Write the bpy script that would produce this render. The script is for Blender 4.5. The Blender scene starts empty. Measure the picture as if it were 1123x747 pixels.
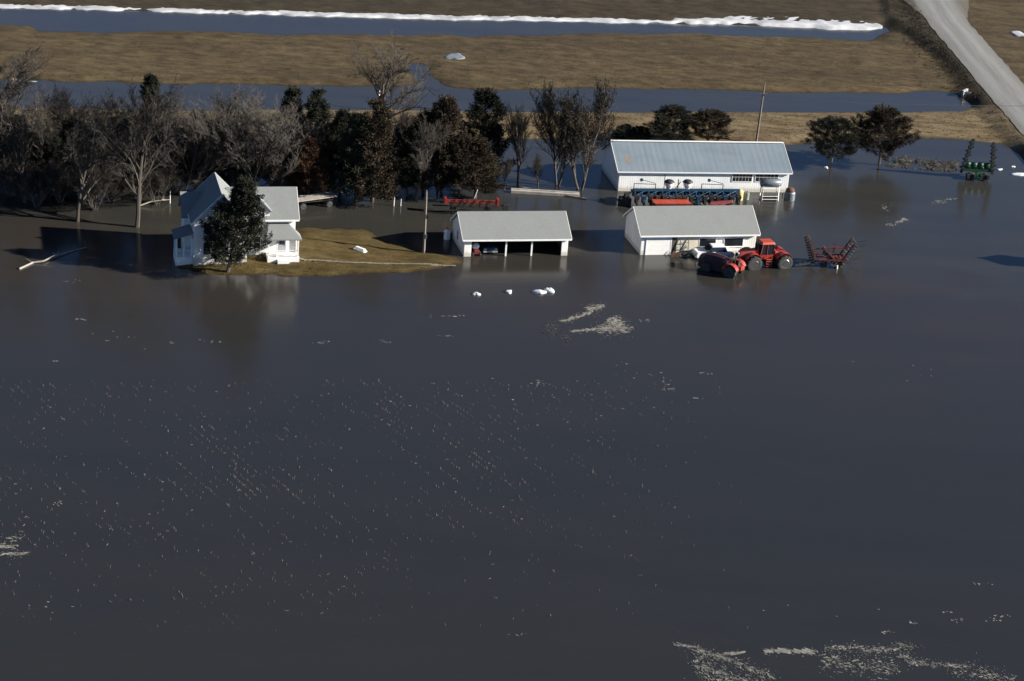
import bpy, math, random
import numpy as np
from mathutils import Vector, Matrix

R = math.radians
scn = bpy.context.scene
COL = scn.collection
random.seed(7)
NPR = np.random.RandomState(11)

# ------------------------------------------------------------------ camera
W0, H0, FPX = 1123.0, 747.0, 2400.0
CAM_H, PITCH, ROLL = 84.0, R(21.6), R(4.3)
CP = Vector((0, 0, CAM_H))
FW = Vector((0, math.cos(PITCH), -math.sin(PITCH)))
R0 = Vector((1, 0, 0)); U0 = Vector((0, math.sin(PITCH), math.cos(PITCH)))
RC = math.cos(ROLL)*R0 + math.sin(ROLL)*U0
UC = -math.sin(ROLL)*R0 + math.cos(ROLL)*U0

def pix(x, y, z=0.0):
    """point of the level z seen at photo position x, y"""
    d = FPX*FW + float(x-W0/2)*RC - float(y-H0/2)*UC
    t = (z-CAM_H)/d.z
    return CP + d*t

def proj(p):
    v = Vector(p)-CP
    k = FPX/v.dot(FW)
    return W0/2 + v.dot(RC)*k, H0/2 - v.dot(UC)*k

cam = bpy.data.cameras.new('camera')
cam.lens = FPX/W0*36.0
cam.sensor_width = 36.0
cam.clip_start = 1.0; cam.clip_end = 9000.0
co = bpy.data.objects.new('camera', cam)
M = Matrix((RC, UC, -FW)).transposed().to_4x4()
M.translation = CP
co.matrix_world = M
COL.objects.link(co)
scn.camera = co

# ------------------------------------------------------------------ light
SUN_EL = R(23.0)
SUN_DIR = Vector((math.cos(SUN_EL), -0.06, math.sin(SUN_EL))).normalized()
sl = bpy.data.lights.new('sun', 'SUN'); sl.energy = 5.0; sl.angle = R(0.5); sl.color = (1.0, 0.94, 0.84)
so = bpy.data.objects.new('sun', sl); so.rotation_euler = SUN_DIR.to_track_quat('Z', 'Y').to_euler()
so.location = (120, 240, 80); COL.objects.link(so)
wd = bpy.data.worlds.new('World'); scn.world = wd; wd.use_nodes = True
wn = wd.node_tree; bg = wn.nodes['Background']
sk = wn.nodes.new('ShaderNodeTexSky'); sk.sky_type = 'NISHITA'; sk.sun_disc = False
sk.sun_elevation = SUN_EL; sk.sun_rotation = R(95.0); sk.altitude = 300; sk.air_density = 0.50; sk.dust_density = 0.0; sk.ozone_density = 3.5
hs = wn.nodes.new('ShaderNodeHueSaturation'); hs.inputs['Saturation'].default_value = 1.0
wn.links.new(sk.outputs[0], hs.inputs['Color']); wn.links.new(hs.outputs[0], bg.inputs[0]); bg.inputs[1].default_value = 0.05
vs = scn.view_settings
vs.view_transform = 'Standard'; vs.look = 'None'; vs.gamma = 1.0; vs.exposure = 1.25; vs.use_curve_mapping = False

# ------------------------------------------------------------------ materials
class NT:
    def __init__(s, name):
        s.m = bpy.data.materials.new(name); s.m.use_nodes = True
        s.t = s.m.node_tree; s.b = s.t.nodes['Principled BSDF']
        s.tc = None
    def n(s, typ, **kw):
        o = s.t.nodes.new(typ)
        for k, v in kw.items():
            if k in o.bl_rna.properties: setattr(o, k, v)
        return o
    def l(s, a, b): s.t.links.new(a, b)
    def coord(s, scale=(1, 1, 1), kind='Object'):
        if s.tc is None: s.tc = s.n('ShaderNodeTexCoord')
        mp = s.n('ShaderNodeMapping'); mp.inputs['Scale'].default_value = scale
        s.l(s.tc.outputs[kind], mp.inputs[0]); return mp.outputs[0]
    def noise(s, scale, vec=None, detail=4, rough=0.55):
        o = s.n('ShaderNodeTexNoise'); o.inputs['Scale'].default_value = scale
        o.inputs['Detail'].default_value = detail; o.inputs['Roughness'].default_value = rough
        if vec is not None: s.l(vec, o.inputs['Vector'])
        return o.outputs['Fac']
    def ramp(s, fac, stops):
        o = s.n('ShaderNodeValToRGB'); e = o.color_ramp.elements
        while len(e) < len(stops): e.new(0.5)
        for q, (p, c) in zip(e, stops): q.position = p; q.color = (*c, 1) if len(c) == 3 else c
        s.l(fac, o.inputs[0]); return o.outputs[0]
    def mix(s, fac, a, b, mode='MIX'):
        o = s.n('ShaderNodeMix'); o.data_type = 'RGBA'; o.blend_type = mode
        for sock, v in ((o.inputs[0], fac), (o.inputs[6], a), (o.inputs[7], b)):
            if isinstance(v, (int, float)): sock.default_value = v
            elif isinstance(v, tuple): sock.default_value = (*v, 1)
            else: s.l(v, sock)
        return o.outputs[2]
    def bump(s, h, strength=0.3, dist=0.05):
        o = s.n('ShaderNodeBump'); o.inputs['Strength'].default_value = strength; o.inputs['Distance'].default_value = dist
        s.l(h, o.inputs['Height']); s.l(o.outputs[0], s.b.inputs['Normal']); return o

def mat(name, c1, c2=None, scale=1.5, stretch=(1, 1, 1), rough=0.7, metal=0.0, bump=0.0, spec=None, c3=None, bscale=None, lo=0.3, hi=0.7):
    k = NT(name)
    c2 = c2 or tuple(min(1, v*1.25) for v in c1)
    v = k.coord(stretch)
    f = k.noise(scale, v)
    st = [(lo, c1), (hi, c2)] if c3 is None else [(lo, c1), ((lo+hi)/2, c2), (hi, c3)]
    k.l(k.ramp(f, st), k.b.inputs['Base Color'])
    k.b.inputs['Roughness'].default_value = rough; k.b.inputs['Metallic'].default_value = metal
    if spec is not None: k.b.inputs['Specular IOR Level'].default_value = spec
    if bump: k.bump(k.noise(bscale or scale*3, v), bump)
    return k.m

def siding(name, base, dirt, freq, axis, rough=0.6, amt=0.5):
    """boards or ribs running across one axis, with grime in large patches"""
    k = NT(name)
    v = k.coord()
    w = k.n('ShaderNodeTexWave'); w.wave_type = 'BANDS'; w.bands_direction = axis; w.wave_profile = 'SAW' if axis == 'Z' else 'SIN'
    w.inputs['Scale'].default_value = freq; w.inputs['Distortion'].default_value = 0.0
    k.l(v, w.inputs['Vector'])
    g = k.noise(0.6, k.coord((1, 1, 0.5)), 6, 0.65)
    g2 = k.noise(3.0, k.coord((2.5, 2.5, 0.25)), 5, 0.6)
    c = k.mix(k.ramp(g, [(0.42, (0, 0, 0)), (0.75, (1, 1, 1))]), base, dirt)
    c = k.mix(k.ramp(g2, [(0.5, (0, 0, 0)), (0.8, (.6, .6, .6))]), c, dirt)
    sz = k.n('ShaderNodeSeparateXYZ'); k.l(v, sz.inputs[0])
    ml = k.n('ShaderNodeMath'); ml.operation = 'MULTIPLY_ADD'; k.l(g2, ml.inputs[0]); ml.inputs[1].default_value = -.7; k.l(sz.outputs[2], ml.inputs[2])
    tide = k.ramp(ml.outputs[0], [(0.0, (.6, .6, .6)), (.12, (.3, .3, .3)), (.4, (0, 0, 0))])
    c = k.mix(tide, c, (.36, .31, .23))   # silt left on the lowest boards
    k.l(c, k.b.inputs['Base Color'])
    k.b.inputs['Roughness'].default_value = rough
    k.bump(w.outputs['Fac'], amt, 0.03)
    return k.m

MT = {}
MT['white_siding'] = siding('white_clapboard', (.86, .85, .83), (.74, .72, .67), 1.6, 'Z')
MT['white_shed'] = siding('white_shed_boards', (.85, .845, .81), (.66, .63, .54), 1.2, 'X', .6, .25)
MT['white_metal'] = siding('white_ribbed_metal', (.85, .86, .86), (.70, .72, .71), 1.1, 'X', 0.45, .16)
MT['white_trim'] = mat('white_trim_paint', (.78, .77, .74), (.84, .83, .80), 2.0, rough=.5)
MT['garage_patch'] = mat('bare_weathered_boards', (.52, .47, .36), (.66, .60, .48), 1.2, (1, 1, .3), rough=.8)
MT['glass'] = mat('dark_window_glass', (.010, .013, .018), (.022, .026, .03), .7, rough=.08)
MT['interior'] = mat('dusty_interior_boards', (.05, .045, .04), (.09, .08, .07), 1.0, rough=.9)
MT['grey_door'] = mat('grey_door_paint', (.28, .29, .31), (.36, .37, .40), 1.0, rough=.5)
MT['wood_grey'] = mat('weathered_wood', (.24, .21, .18), (.42, .38, .33), 3.0, (1, 1, .2), rough=.85, bump=.3)
MT['pole_wood'] = mat('pole_wood', (.13, .11, .09), (.22, .19, .16), 3.0, (3, 3, .3), rough=.85)
MT['concrete'] = mat('weathered_concrete', (.27, .25, .22), (.42, .40, .36), 1.4, rough=.9, bump=.3)
MT['rubber'] = mat('dusty_tyre_rubber', (.018, .018, .019), (.045, .042, .04), 3.0, rough=.8)
MT['red'] = mat('faded_red_paint', (.20, .015, .010), (.29, .026, .017), 1.6, rough=.5, c3=(.25, .065, .042), lo=.3, hi=.75)
MT['orange'] = mat('sun_faded_orange_paint', (.36, .045, .02), (.44, .075, .035), 1.6, rough=.5)
MT['dark_red'] = mat('dull_dark_red_paint', (.12, .012, .012), (.19, .024, .02), 1.5, rough=.55)
MT['iron'] = mat('dark_oily_iron', (.02, .02, .022), (.05, .048, .047), 2.5, rough=.6, metal=.3)
MT['rust'] = mat('rusty_iron', (.06, .030, .02), (.14, .06, .035), 3.0, rough=.85)
MT['silver'] = mat('bare_wheel_steel', (.55, .55, .54), (.72, .72, .70), 3.0, rough=.3, metal=.7)
MT['navy'] = mat('navy_paint', (.008, .032, .070), (.022, .070, .125), 2.0, rough=.4)
MT['green'] = mat('green_machine_paint', (.006, .04, .014), (.012, .07, .025), 2.0, rough=.45)
MT['tank_grey'] = mat('dull_tank_steel', (.10, .12, .14), (.17, .195, .22), 1.5, (1, 1, .5), rough=.4, metal=.2)
MT['yellow'] = mat('faded_yellow_paint', (.55, .42, .16), (.66, .52, .24), 2.0, rough=.55)
MT['green_grey'] = mat('green_grey_paint', (.16, .20, .17), (.24, .28, .24), 2.0, rough=.6)
MT['blue_paint'] = mat('dark_blue_car_paint', (.015, .03, .07), (.02, .045, .1), 1.0, rough=.25)
MT['car_white'] = mat('white_car_paint', (.76, .77, .78), (.82, .82, .82), 1.0, rough=.25)
MT['snow'] = mat('old_snow', (.26, .27, .29), (.58, .59, .61), .35, rough=.85, bump=.6, bscale=1.5)
MT['ice'] = mat('white_ice', (.55, .57, .59), (.70, .71, .72), 2.0, rough=.6, bump=.4)
MT['driftwood'] = mat('bleached_driftwood', (.22, .195, .16), (.34, .305, .265), 3.0, rough=.85)

# shingled and ribbed roofs
def roof_mat(name, a, b, stain, mode):
    k = NT(name)
    if mode == 'shingle':
        w = k.n('ShaderNodeTexBrick'); w.inputs['Scale'].default_value = 2.2
        w.inputs['Color1'].default_value = (*a, 1); w.inputs['Color2'].default_value = (*b, 1); w.inputs['Mortar'].default_value = (*[v*.92 for v in a], 1)
        w.inputs['Mortar Size'].default_value = .012
        k.l(k.coord((1, 1, 1), 'UV'), w.inputs['Vector'])
        c = w.outputs['Color']
    else:
        f = k.noise(1.1, k.coord((1.5, .06, 1), 'UV'), 6, .7)
        c = k.ramp(f, [(.3, a), (.7, b)])
        f3 = k.noise(.5, k.coord((.3, .8, 1), 'UV'), 4, .6)
        c = k.mix(k.ramp(f3, [(.45, (0, 0, 0)), (.7, (.5, .5, .5))]), c, tuple(v*.75 for v in a))
        w = k.n('ShaderNodeTexWave'); w.inputs['Scale'].default_value = .42; w.bands_direction = 'X'
        k.l(k.coord((1, 1, 1), 'UV'), w.inputs['Vector']); k.bump(w.outputs['Fac'], .2, .03)
    g = k.noise(.35, k.coord((1, .6, 1), 'UV'), 6, .65)
    c = k.mix(k.ramp(g, [(.5, (0, 0, 0)), (.78, (.7, .7, .7))]), c, stain)
    k.l(c, k.b.inputs['Base Color'])
    k.b.inputs['Roughness'].default_value = .95 if mode == 'shingle' else .6
    k.b.inputs['Specular IOR Level'].default_value = .1 if mode == 'shingle' else .3
    return k.m
MT['shingle'] = roof_mat('grey_shingles', (.190, .20, .20), (.215, .226, .222), (.165, .168, .16), 'shingle')
MT['shed_roof'] = roof_mat('pale_grey_shingles', (.194, .204, .202), (.214, .224, .221), (.172, .17, .155), 'shingle')
MT['metal_roof'] = roof_mat('blue_grey_metal_roof', (.135, .175, .215), (.185, .22, .25), (.18, .19, .19), 'rib')

# bark, twigs, foliage
def plant_mat(name, a, b, var=.35, rough=.85, trans=0.0):
    k = NT(name)
    f = k.noise(.9, k.coord(), 5, .7)
    oi = k.n('ShaderNodeObjectInfo')
    c = k.ramp(f, [(.32, a), (.68, b)])
    hv = k.n('ShaderNodeHueSaturation')
    mr = k.n('ShaderNodeMapRange'); mr.inputs['To Min'].default_value = 1-var; mr.inputs['To Max'].default_value = 1+var
    k.l(oi.outputs['Random'], mr.inputs['Value']); k.l(mr.outputs[0], hv.inputs['Value']); k.l(c, hv.inputs['Color'])
    k.l(hv.outputs[0], k.b.inputs['Base Color'])
    k.b.inputs['Roughness'].default_value = rough; k.b.inputs['Specular IOR Level'].default_value = .2
    return k.m
MT['bark'] = plant_mat('grey_bark', (.055, .047, .039), (.115, .098, .082), .2)
MT['twig'] = plant_mat('grey_brown_twigs', (.033, .029, .025), (.062, .054, .047), .25)
MT['twig_pale'] = plant_mat('pale_grey_twigs', (.048, .042, .036), (.084, .074, .064), .15)
MT['cedar'] = plant_mat('dark_cedar_foliage', (.012, .015, .010), (.032, .033, .020), .25)
MT['cedar_brown'] = plant_mat('bronzed_cedar_foliage', (.022, .017, .011), (.052, .037, .022), .25)
MT['cedar_rust'] = plant_mat('rusty_cedar_foliage', (.036, .018, .010), (.068, .033, .018), .2)
MT['oak_leaf'] = plant_mat('withered_olive_leaves', (.036, .029, .021), (.062, .050, .036), .2)
MT['dry_stalk'] = plant_mat('dry_stalks', (.18, .14, .115), (.40, .34, .30), .0)
MT['foam'] = mat('dirty_foam', (.06, .056, .042), (.29, .28, .255), 1.6, rough=.9)
MT['trash'] = mat('matted_cornstalk_debris', (.032, .030, .028), (.12, .112, .10), .9, rough=.95, bump=.5)
MT['weeds'] = plant_mat('dead_weeds', (.045, .035, .024), (.095, .074, .05), .0)

# ------------------------------------------------------------------ mesh builder
class MB:
    def __init__(s): s.v = []; s.f = []; s.uv = {}
    def add(s, vs_, fs_):
        o = len(s.v); s.v.extend([tuple(p) for p in vs_]); s.f.extend([tuple(i+o for i in f) for f in fs_]); return s
    def box(s, x0, x1, y0, y1, z0, z1):
        return s.add([(x0, y0, z0), (x1, y0, z0), (x1, y1, z0), (x0, y1, z0), (x0, y0, z1), (x1, y0, z1), (x1, y1, z1), (x0, y1, z1)],
                     [(0, 3, 2, 1), (4, 5, 6, 7), (0, 1, 5, 4), (1, 2, 6, 5), (2, 3, 7, 6), (3, 0, 4, 7)])
    def hexa(s, b, t):
        """eight-cornered solid from two quads, each listed anticlockwise seen from above"""
        return s.add(list(b)+list(t), [(0, 3, 2, 1), (4, 5, 6, 7), (0, 1, 5, 4), (1, 2, 6, 5), (2, 3, 7, 6), (3, 0, 4, 7)])
    def bar(s, p, q, w, h=None):
        p = Vector(p); q = Vector(q); h = h or w; d = (q-p).normalized()
        a = d.cross(Vector((0, 0, 1)))
        a = Vector((1, 0, 0)) if a.length < 1e-4 else a.normalized()
        b = a.cross(d).normalized(); a *= w/2; b *= h/2
        return s.add([p-a-b, p+a-b, p+a+b, p-a+b, q-a-b, q+a-b, q+a+b, q-a+b],
                     [(3, 2, 1, 0), (4, 5, 6, 7), (0, 1, 5, 4), (1, 2, 6, 5), (2, 3, 7, 6), (3, 0, 4, 7)])
    def tube(s, pts, rads, n=6, cap=True):
        pts = [Vector(p) for p in pts]
        if not isinstance(rads, (list, tuple)): rads = [rads]*len(pts)
        o = len(s.v); ref = Vector((.3, .9, .31)).normalized()
        for i, p in enumerate(pts):
            d = (pts[min(i+1, len(pts)-1)]-pts[max(i-1, 0)]).normalized()
            a = d.cross(ref); a = a.normalized() if a.length > 1e-3 else d.orthogonal().normalized(); b = d.cross(a)
            for k in range(n):
                t = 2*math.pi*k/n; s.v.append(tuple(p+(a*math.cos(t)+b*math.sin(t))*rads[i]))
        for i in range(len(pts)-1):
            for k in range(n):
                k2 = (k+1) % n
                s.f.append((o+i*n+k, o+i*n+k2, o+(i+1)*n+k2, o+(i+1)*n+k))
        if cap:
            s.f.append(tuple(o+k for k in range(n))[::-1]); s.f.append(tuple(o+(len(pts)-1)*n+k for k in range(n)))
        return s
    def lathe(s, prof, n=20, c=(0, 0, 0), axis='Z'):
        o = len(s.v); c = Vector(c)
        for (r, h) in prof:
            for k in range(n):
                t = 2*math.pi*k/n; a, b = r*math.cos(t), r*math.sin(t)
                v = {'Z': (a, b, h), 'Y': (a, h, b), 'X': (h, a, b)}[axis]
                s.v.append(tuple(Vector(v)+c))
        for i in range(len(prof)-1):
            for k in range(n):
                k2 = (k+1) % n; s.f.append((o+i*n+k, o+i*n+k2, o+(i+1)*n+k2, o+(i+1)*n+k))
        s.f.append(tuple(o+k for k in range(n))[::-1]); s.f.append(tuple(o+(len(prof)-1)*n+k for k in range(n)))
        return s
    def prism(s, poly, y0, y1):
        """x-z outline pulled along y"""
        n = len(poly); o = len(s.v)
        s.v.extend([(x, y0, z) for x, z in poly]); s.v.extend([(x, y1, z) for x, z in poly])
        s.f.append(tuple(range(o, o+n))); s.f.append(tuple(range(o+n, o+2*n))[::-1])
        for k in range(n): s.f.append((o+k, o+n+k, o+n+(k+1) % n, o+(k+1) % n))
        return s
    def build(s, name, m, parent=None, smooth=False, bevel=0.0):
        me = bpy.data.meshes.new(name); me.from_pydata(s.v, [], s.f); me.update()
        me.materials.append(MT[m] if isinstance(m, str) else m)
        if smooth: me.polygons.foreach_set('use_smooth', [True]*len(me.polygons))
        ob = bpy.data.objects.new(name, me); COL.objects.link(ob)
        if parent: ob.parent = parent
        if bevel:
            b = ob.modifiers.new('bevel', 'BEVEL'); b.width = bevel; b.segments = 2; b.limit_method = 'ANGLE'
        return ob

def thing(name, label, cat, loc=(0, 0, 0), rz=0.0, group=None):
    o = bpy.data.objects.new(name, None); COL.objects.link(o)
    o.empty_display_size = .3; o.location = loc; o.rotation_euler = (0, 0, rz)
    return tag(o, label, cat, group)
def tag(o, label, cat, group=None, kind=None):
    if label: o['label'] = label
    if cat: o['category'] = cat
    if group: o['group'] = group
    if kind: o['kind'] = kind
    return o
def setting(o, kind='structure'): o['kind'] = kind; return o
def child(name, mesh, parent):
    o = bpy.data.objects.new(name, mesh); COL.objects.link(o); o.parent = parent; return o

# ------------------------------------------------------------------ noise for the terrain
def vnoise(x, y, seed):
    r = np.random.RandomState(seed); n = 256; g = r.rand(n, n)
    xi = np.floor(x).astype(int); yi = np.floor(y).astype(int); fx = x-xi; fy = y-yi
    fx = fx*fx*(3-2*fx); fy = fy*fy*(3-2*fy)
    a = g[xi % n, yi % n]; b = g[(xi+1) % n, yi % n]; c = g[xi % n, (yi+1) % n]; d = g[(xi+1) % n, (yi+1) % n]
    return (a*(1-fx)+b*fx)*(1-fy)+(c*(1-fx)+d*fx)*fy
def fbm(x, y, seed, o=4):
    t = 0; a = .5; f = 1.
    for k in range(o): t = t+a*(vnoise(x*f, y*f, seed+k)-.5); a *= .5; f *= 2.03
    return t*2

def sdist(X, Y, poly):
    """signed distance to a polygon, positive inside"""
    d = np.full(X.shape, 1e9); ins = np.zeros(X.shape, bool); n = len(poly)
    for i in range(n):
        ax, ay = poly[i]; bx, by = poly[(i+1) % n]
        ex, ey = bx-ax, by-ay; wx, wy = X-ax, Y-ay
        t = np.clip((wx*ex+wy*ey)/(ex*ex+ey*ey+1e-12), 0, 1)
        d = np.minimum(d, (wx-ex*t)**2+(wy-ey*t)**2)
        c = ((ay <= Y) & (by > Y)) | ((by <= Y) & (ay > Y))
        if abs(ey) > 1e-9: ins ^= c & (X < ax+(Y-ay)*ex/ey)
    d = np.sqrt(d); return np.where(ins, d, -d)

def g2(pts, z=0): return [tuple(pix(x, y, z)[:2]) for x, y in pts]

# land standing above the flood, outlined on the ground
FAR_FIELD = g2([(-700, -22), (-150, 2), (0, 6), (220, 12), (480, 18), (760, 24), (905, 29), (955, 30), (985, 25)], .3) + [(170, 640), (3000, 3000), (-3000, 3000)]
FIELD = g2([(-900, 20), (-60, 24), (30, 27), (42, 34), (90, 33.5), (150, 34), (230, 33), (290, 36), (400, 37), (540, 38), (620, 36.5), (760, 35.5), (860, 40), (930, 43), (955, 42), (985, 28), (1040, 60), (1080, 108), (1066, 113), (1056, 106), (1046, 99.5), (1010, 98), (985, 101), (900, 100.5), (760, 97), (640, 96.5), (560, 97), (505, 96.5), (490, 93), (474, 80), (458, 67), (449, 68), (445, 78), (452, 90), (440, 95), (380, 93), (300, 92), (200, 90), (130, 88.5), (60, 86.5), (0, 85), (-900, 60)], .2)
VERGE = g2([(-900, 90), (0, 115), (200, 120), (360, 117.5), (450, 119), (600, 121), (760, 121.5), (900, 121.5), (1000, 121), (1050, 120), (1075, 113), (1130, 118), (1500, 140), (1500, 210), (1200, 172), (1123, 159), (1098, 156), (1060, 152), (1010, 150), (970, 151), (925, 152.5), (880, 156), (800, 157), (700, 156), (640, 151), (560, 151), (470, 150), (380, 149), (250, 148), (100, 145), (0, 140), (-900, 116)], .25)
BANK = g2([(940, -40), (955, 18), (985, 36), (1035, 70), (1068, 112), (1095, 124), (1700, 150)], .6) + [(3000, 420), (3000, 3000), (120, 3000)]
YARD = g2([(196, 296), (188, 284), (190, 274), (214, 262), (260, 256), (316, 254), (335, 250.5), (362, 250), (398, 251.5), (412, 258), (428, 264.5), (458, 272), (490, 279.5), (506, 283), (513, 290), (492, 294), (440, 297.5), (395, 300), (330, 301.5), (270, 302.5), (225, 301.5)])

def axis(lo, hi, a, b, step):
    left = a-np.cumsum(step*1.25**np.arange(1, 60)); left = left[left > lo][::-1]
    right = b+np.cumsum(step*1.25**np.arange(1, 60)); right = right[right < hi]
    return np.concatenate([[lo], left, np.arange(a, b+.001, step), right, [hi]])
gx = axis(-3000, 3000, -100, 108, .55)
gy = axis(-600, 3000, 200, 420, .55)
X, Y = np.meshgrid(gx, gy); X = X.ravel(); Y = Y.ravel()
edge = .9*fbm(X/5, Y/7, 3, 4)
def land(poly, slope, top, jag=1.0, ex=0):
    sd = sdist(X, Y, poly)+edge*jag+ex
    return np.clip(sd*slope, -.7, top), sd
zf, sf = land(FAR_FIELD, .22, .55, 1.2)
zb, sb = land(FIELD, .16, .35, 1.6)
zv, sv = land(VERGE, .15, .40, 1.0)
zk, sk_ = land(BANK, .28, 1.0, 1.2)
hx_, hy_ = pix(262, 282)[:2]
zy, sy = land(YARD, .15, .9, 1.0, 1.1*fbm(X/2.1, Y/3.0, 61, 3))
zy = np.minimum(zy, .20+.46*np.clip(1.55-np.hypot((X-hx_)/11, (Y-hy_-2)/9), 0, 1))
bump_ = .10*fbm(X/2.2, Y/2.2, 21, 4)+.12*fbm(X/12, Y/9, 31, 3)
zs = np.stack([zf, zb, zv, zk, zy]); win = zs.argmax(0)
Z = zs.max(0)
road_axis = g2([(985, -300), (1018, -60), (1024, 0), (1040, 25), (1070, 60), (1112, 108), (1150, 150), (1230, 240)], 1.0)
Z = Z + np.where(Z > .02, bump_*np.clip(Z*3, 0, 1), 0)
rd = np.full(X.shape, 1e9)
for (ax, ay), (bx, by) in zip(road_axis[:-1], road_axis[1:]):
    ex, ey = bx-ax, by-ay; t = np.clip(((X-ax)*ex+(Y-ay)*ey)/(ex*ex+ey*ey), 0, 1)
    rd = np.minimum(rd, np.hypot(X-ax-ex*t, Y-ay-ey*t))
onroad = np.clip((7.0-rd)/3.0, 0, 1)
Z = Z*(1-onroad)+onroad*1.0
Z = np.where(Z < -.02, np.minimum(Z, -.02), Z)
nx, ny = len(gx), len(gy)
idx = np.arange(nx*ny).reshape(ny, nx)
faces = np.stack([idx[:-1, :-1], idx[:-1, 1:], idx[1:, 1:], idx[1:, :-1]], -1).reshape(-1, 4)
me = bpy.data.meshes.new('ground')
me.vertices.add(nx*ny); me.vertices.foreach_set('co', np.stack([X, Y, Z], 1).ravel())
me.loops.add(faces.size); me.loops.foreach_set('vertex_index', faces.ravel())
me.polygons.add(len(faces)); me.polygons.foreach_set('loop_start', np.arange(0, faces.size, 4)); me.polygons.foreach_set('loop_total', np.full(len(faces), 4))
me.polygons.foreach_set('use_smooth', np.ones(len(faces), bool))
me.update(calc_edges=True); me.validate()
# soil kinds as weights: red = dry tan grass, green = brown field, blue = dark weedy bank, alpha = lawn
wts = np.zeros((nx*ny, 4), np.float32)
soft = np.exp(-((zs.max(0)[None]-zs)/.12)**2)
soft /= soft.sum(0)
wts[:, 0] = soft[2]; wts[:, 1] = soft[1]; wts[:, 2] = soft[0]*.75+soft[3]*.8; wts[:, 3] = soft[4]
bankbrush = np.clip(1-np.abs(rd-8.5)/4.5, 0, 1)*(X < 60)
east = np.clip((X-np.interp(Y, [p[1] for p in road_axis[::-1]], [p[0] for p in road_axis[::-1]]))/6, 0, 1)*soft[3]
wts[:, 2] = np.clip(wts[:, 2]-east*.8, 0, 1)
ca = me.color_attributes.new('soil', 'FLOAT_COLOR', 'POINT'); ca.data.foreach_set('color', wts.ravel())
k = NT('field_soil')
at = k.n('ShaderNodeAttribute'); at.attribute_name = 'soil'
sep = k.n('ShaderNodeSeparateColor'); k.l(at.outputs['Color'], sep.inputs[0])
ns = k.noise(.6, k.coord((.22, 1.0, 1)), 10, .75)
nf = k.noise(.55, k.coord((.55, 1.1, 1)), 12, .80)
nl = k.noise(.07, k.coord((.35, 1.6, 1)), 6, .65)
tan_ = k.ramp(ns, [(.36, (.080, .050, .028)), (.5, (.135, .102, .056)), (.64, (.200, .156, .092))])
brown = k.ramp(nf, [(.36, (.036, .026, .013)), (.5, (.080, .059, .030)), (.65, (.130, .096, .052))])
brown2 = k.ramp(nf, [(.36, (.032, .023, .013)), (.65, (.084, .062, .034))])
brown = k.mix(k.ramp(nl, [(.42, (0, 0, 0)), (.6, (1, 1, 1))]), brown, brown2)
dark = k.ramp(nf, [(.38, (.018, .015, .011)), (.62, (.045, .037, .025))])
lawn = k.ramp(nf, [(.38, (.044, .031, .011)), (.5, (.080, .056, .020)), (.62, (.120, .088, .036))])
lawn = k.mix(k.ramp(k.noise(.25, k.coord()), [(.45, (0, 0, 0)), (.7, (.6, .6, .6))]), lawn, (.052, .043, .014))
c = k.mix(sep.outputs[0], brown, tan_)
c = k.mix(sep.outputs[2], c, dark)
al = k.n('ShaderNodeMath'); al.operation = 'MULTIPLY'; al.inputs[1].default_value = 1; k.l(at.outputs['Alpha'], al.inputs[0])
c = k.mix(al.outputs[0], c, lawn)
gp = k.n('ShaderNodeNewGeometry'); sx = k.n('ShaderNodeSeparateXYZ'); k.l(gp.outputs['Position'], sx.inputs[0])
wet = k.n('ShaderNodeMapRange'); wet.inputs['From Min'].default_value = -.02; wet.inputs['From Max'].default_value = .11
wet.inputs['To Min'].default_value = .38; wet.inputs['To Max'].default_value = 1.0; k.l(sx.outputs[2], wet.inputs[0])
c = k.mix(1.0, c, wet.outputs[0], 'MULTIPLY')
k.l(c, k.b.inputs['Base Color']); k.b.inputs['Roughness'].default_value = .95; k.b.inputs['Specular IOR Level'].default_value = .15
k.bump(nf, .9, .25)
me.materials.append(k.m)
ground = bpy.data.objects.new('ground', me); COL.objects.link(ground); setting(ground)

def zground(x, y):
    i = min(max(np.searchsorted(gy, y), 1), ny-1); j = min(max(np.searchsorted(gx, x), 1), nx-1)
    return float(Z[idx[i, j]])

# flood water
k = NT('muddy_flood_water')
gp = k.n('ShaderNodeNewGeometry')
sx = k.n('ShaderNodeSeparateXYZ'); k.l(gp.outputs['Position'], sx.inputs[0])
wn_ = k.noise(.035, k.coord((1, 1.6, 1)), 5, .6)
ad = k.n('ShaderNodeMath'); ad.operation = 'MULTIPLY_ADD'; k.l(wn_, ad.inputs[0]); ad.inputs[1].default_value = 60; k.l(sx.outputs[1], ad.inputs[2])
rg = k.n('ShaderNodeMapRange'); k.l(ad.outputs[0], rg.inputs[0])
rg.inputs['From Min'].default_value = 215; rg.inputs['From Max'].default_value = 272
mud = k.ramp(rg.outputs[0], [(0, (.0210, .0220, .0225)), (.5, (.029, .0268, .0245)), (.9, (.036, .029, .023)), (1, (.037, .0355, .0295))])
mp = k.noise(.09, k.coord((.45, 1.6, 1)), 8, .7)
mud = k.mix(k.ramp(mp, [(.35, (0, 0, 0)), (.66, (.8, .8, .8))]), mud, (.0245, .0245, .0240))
k.l(mud, k.b.inputs['Base Color'])
k.b.inputs['Roughness'].default_value = .17
st = k.noise(.05, k.coord((.5, 2.2, 1)), 6, .65)
mr = k.n('ShaderNodeMapRange'); mr.inputs['From Min'].default_value = .35; mr.inputs['From Max'].default_value = .65; mr.inputs['To Min'].default_value = .13; mr.inputs['To Max'].default_value = .24
k.l(st, mr.inputs[0]); k.l(mr.outputs[0], k.b.inputs['Roughness']); k.b.inputs['IOR'].default_value = 1.33
r1 = k.noise(1.4, k.coord((1, 1, 1)), 5, .6)
r2 = k.noise(.12, k.coord((1, 1.5, 1)), 3, .5)
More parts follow.
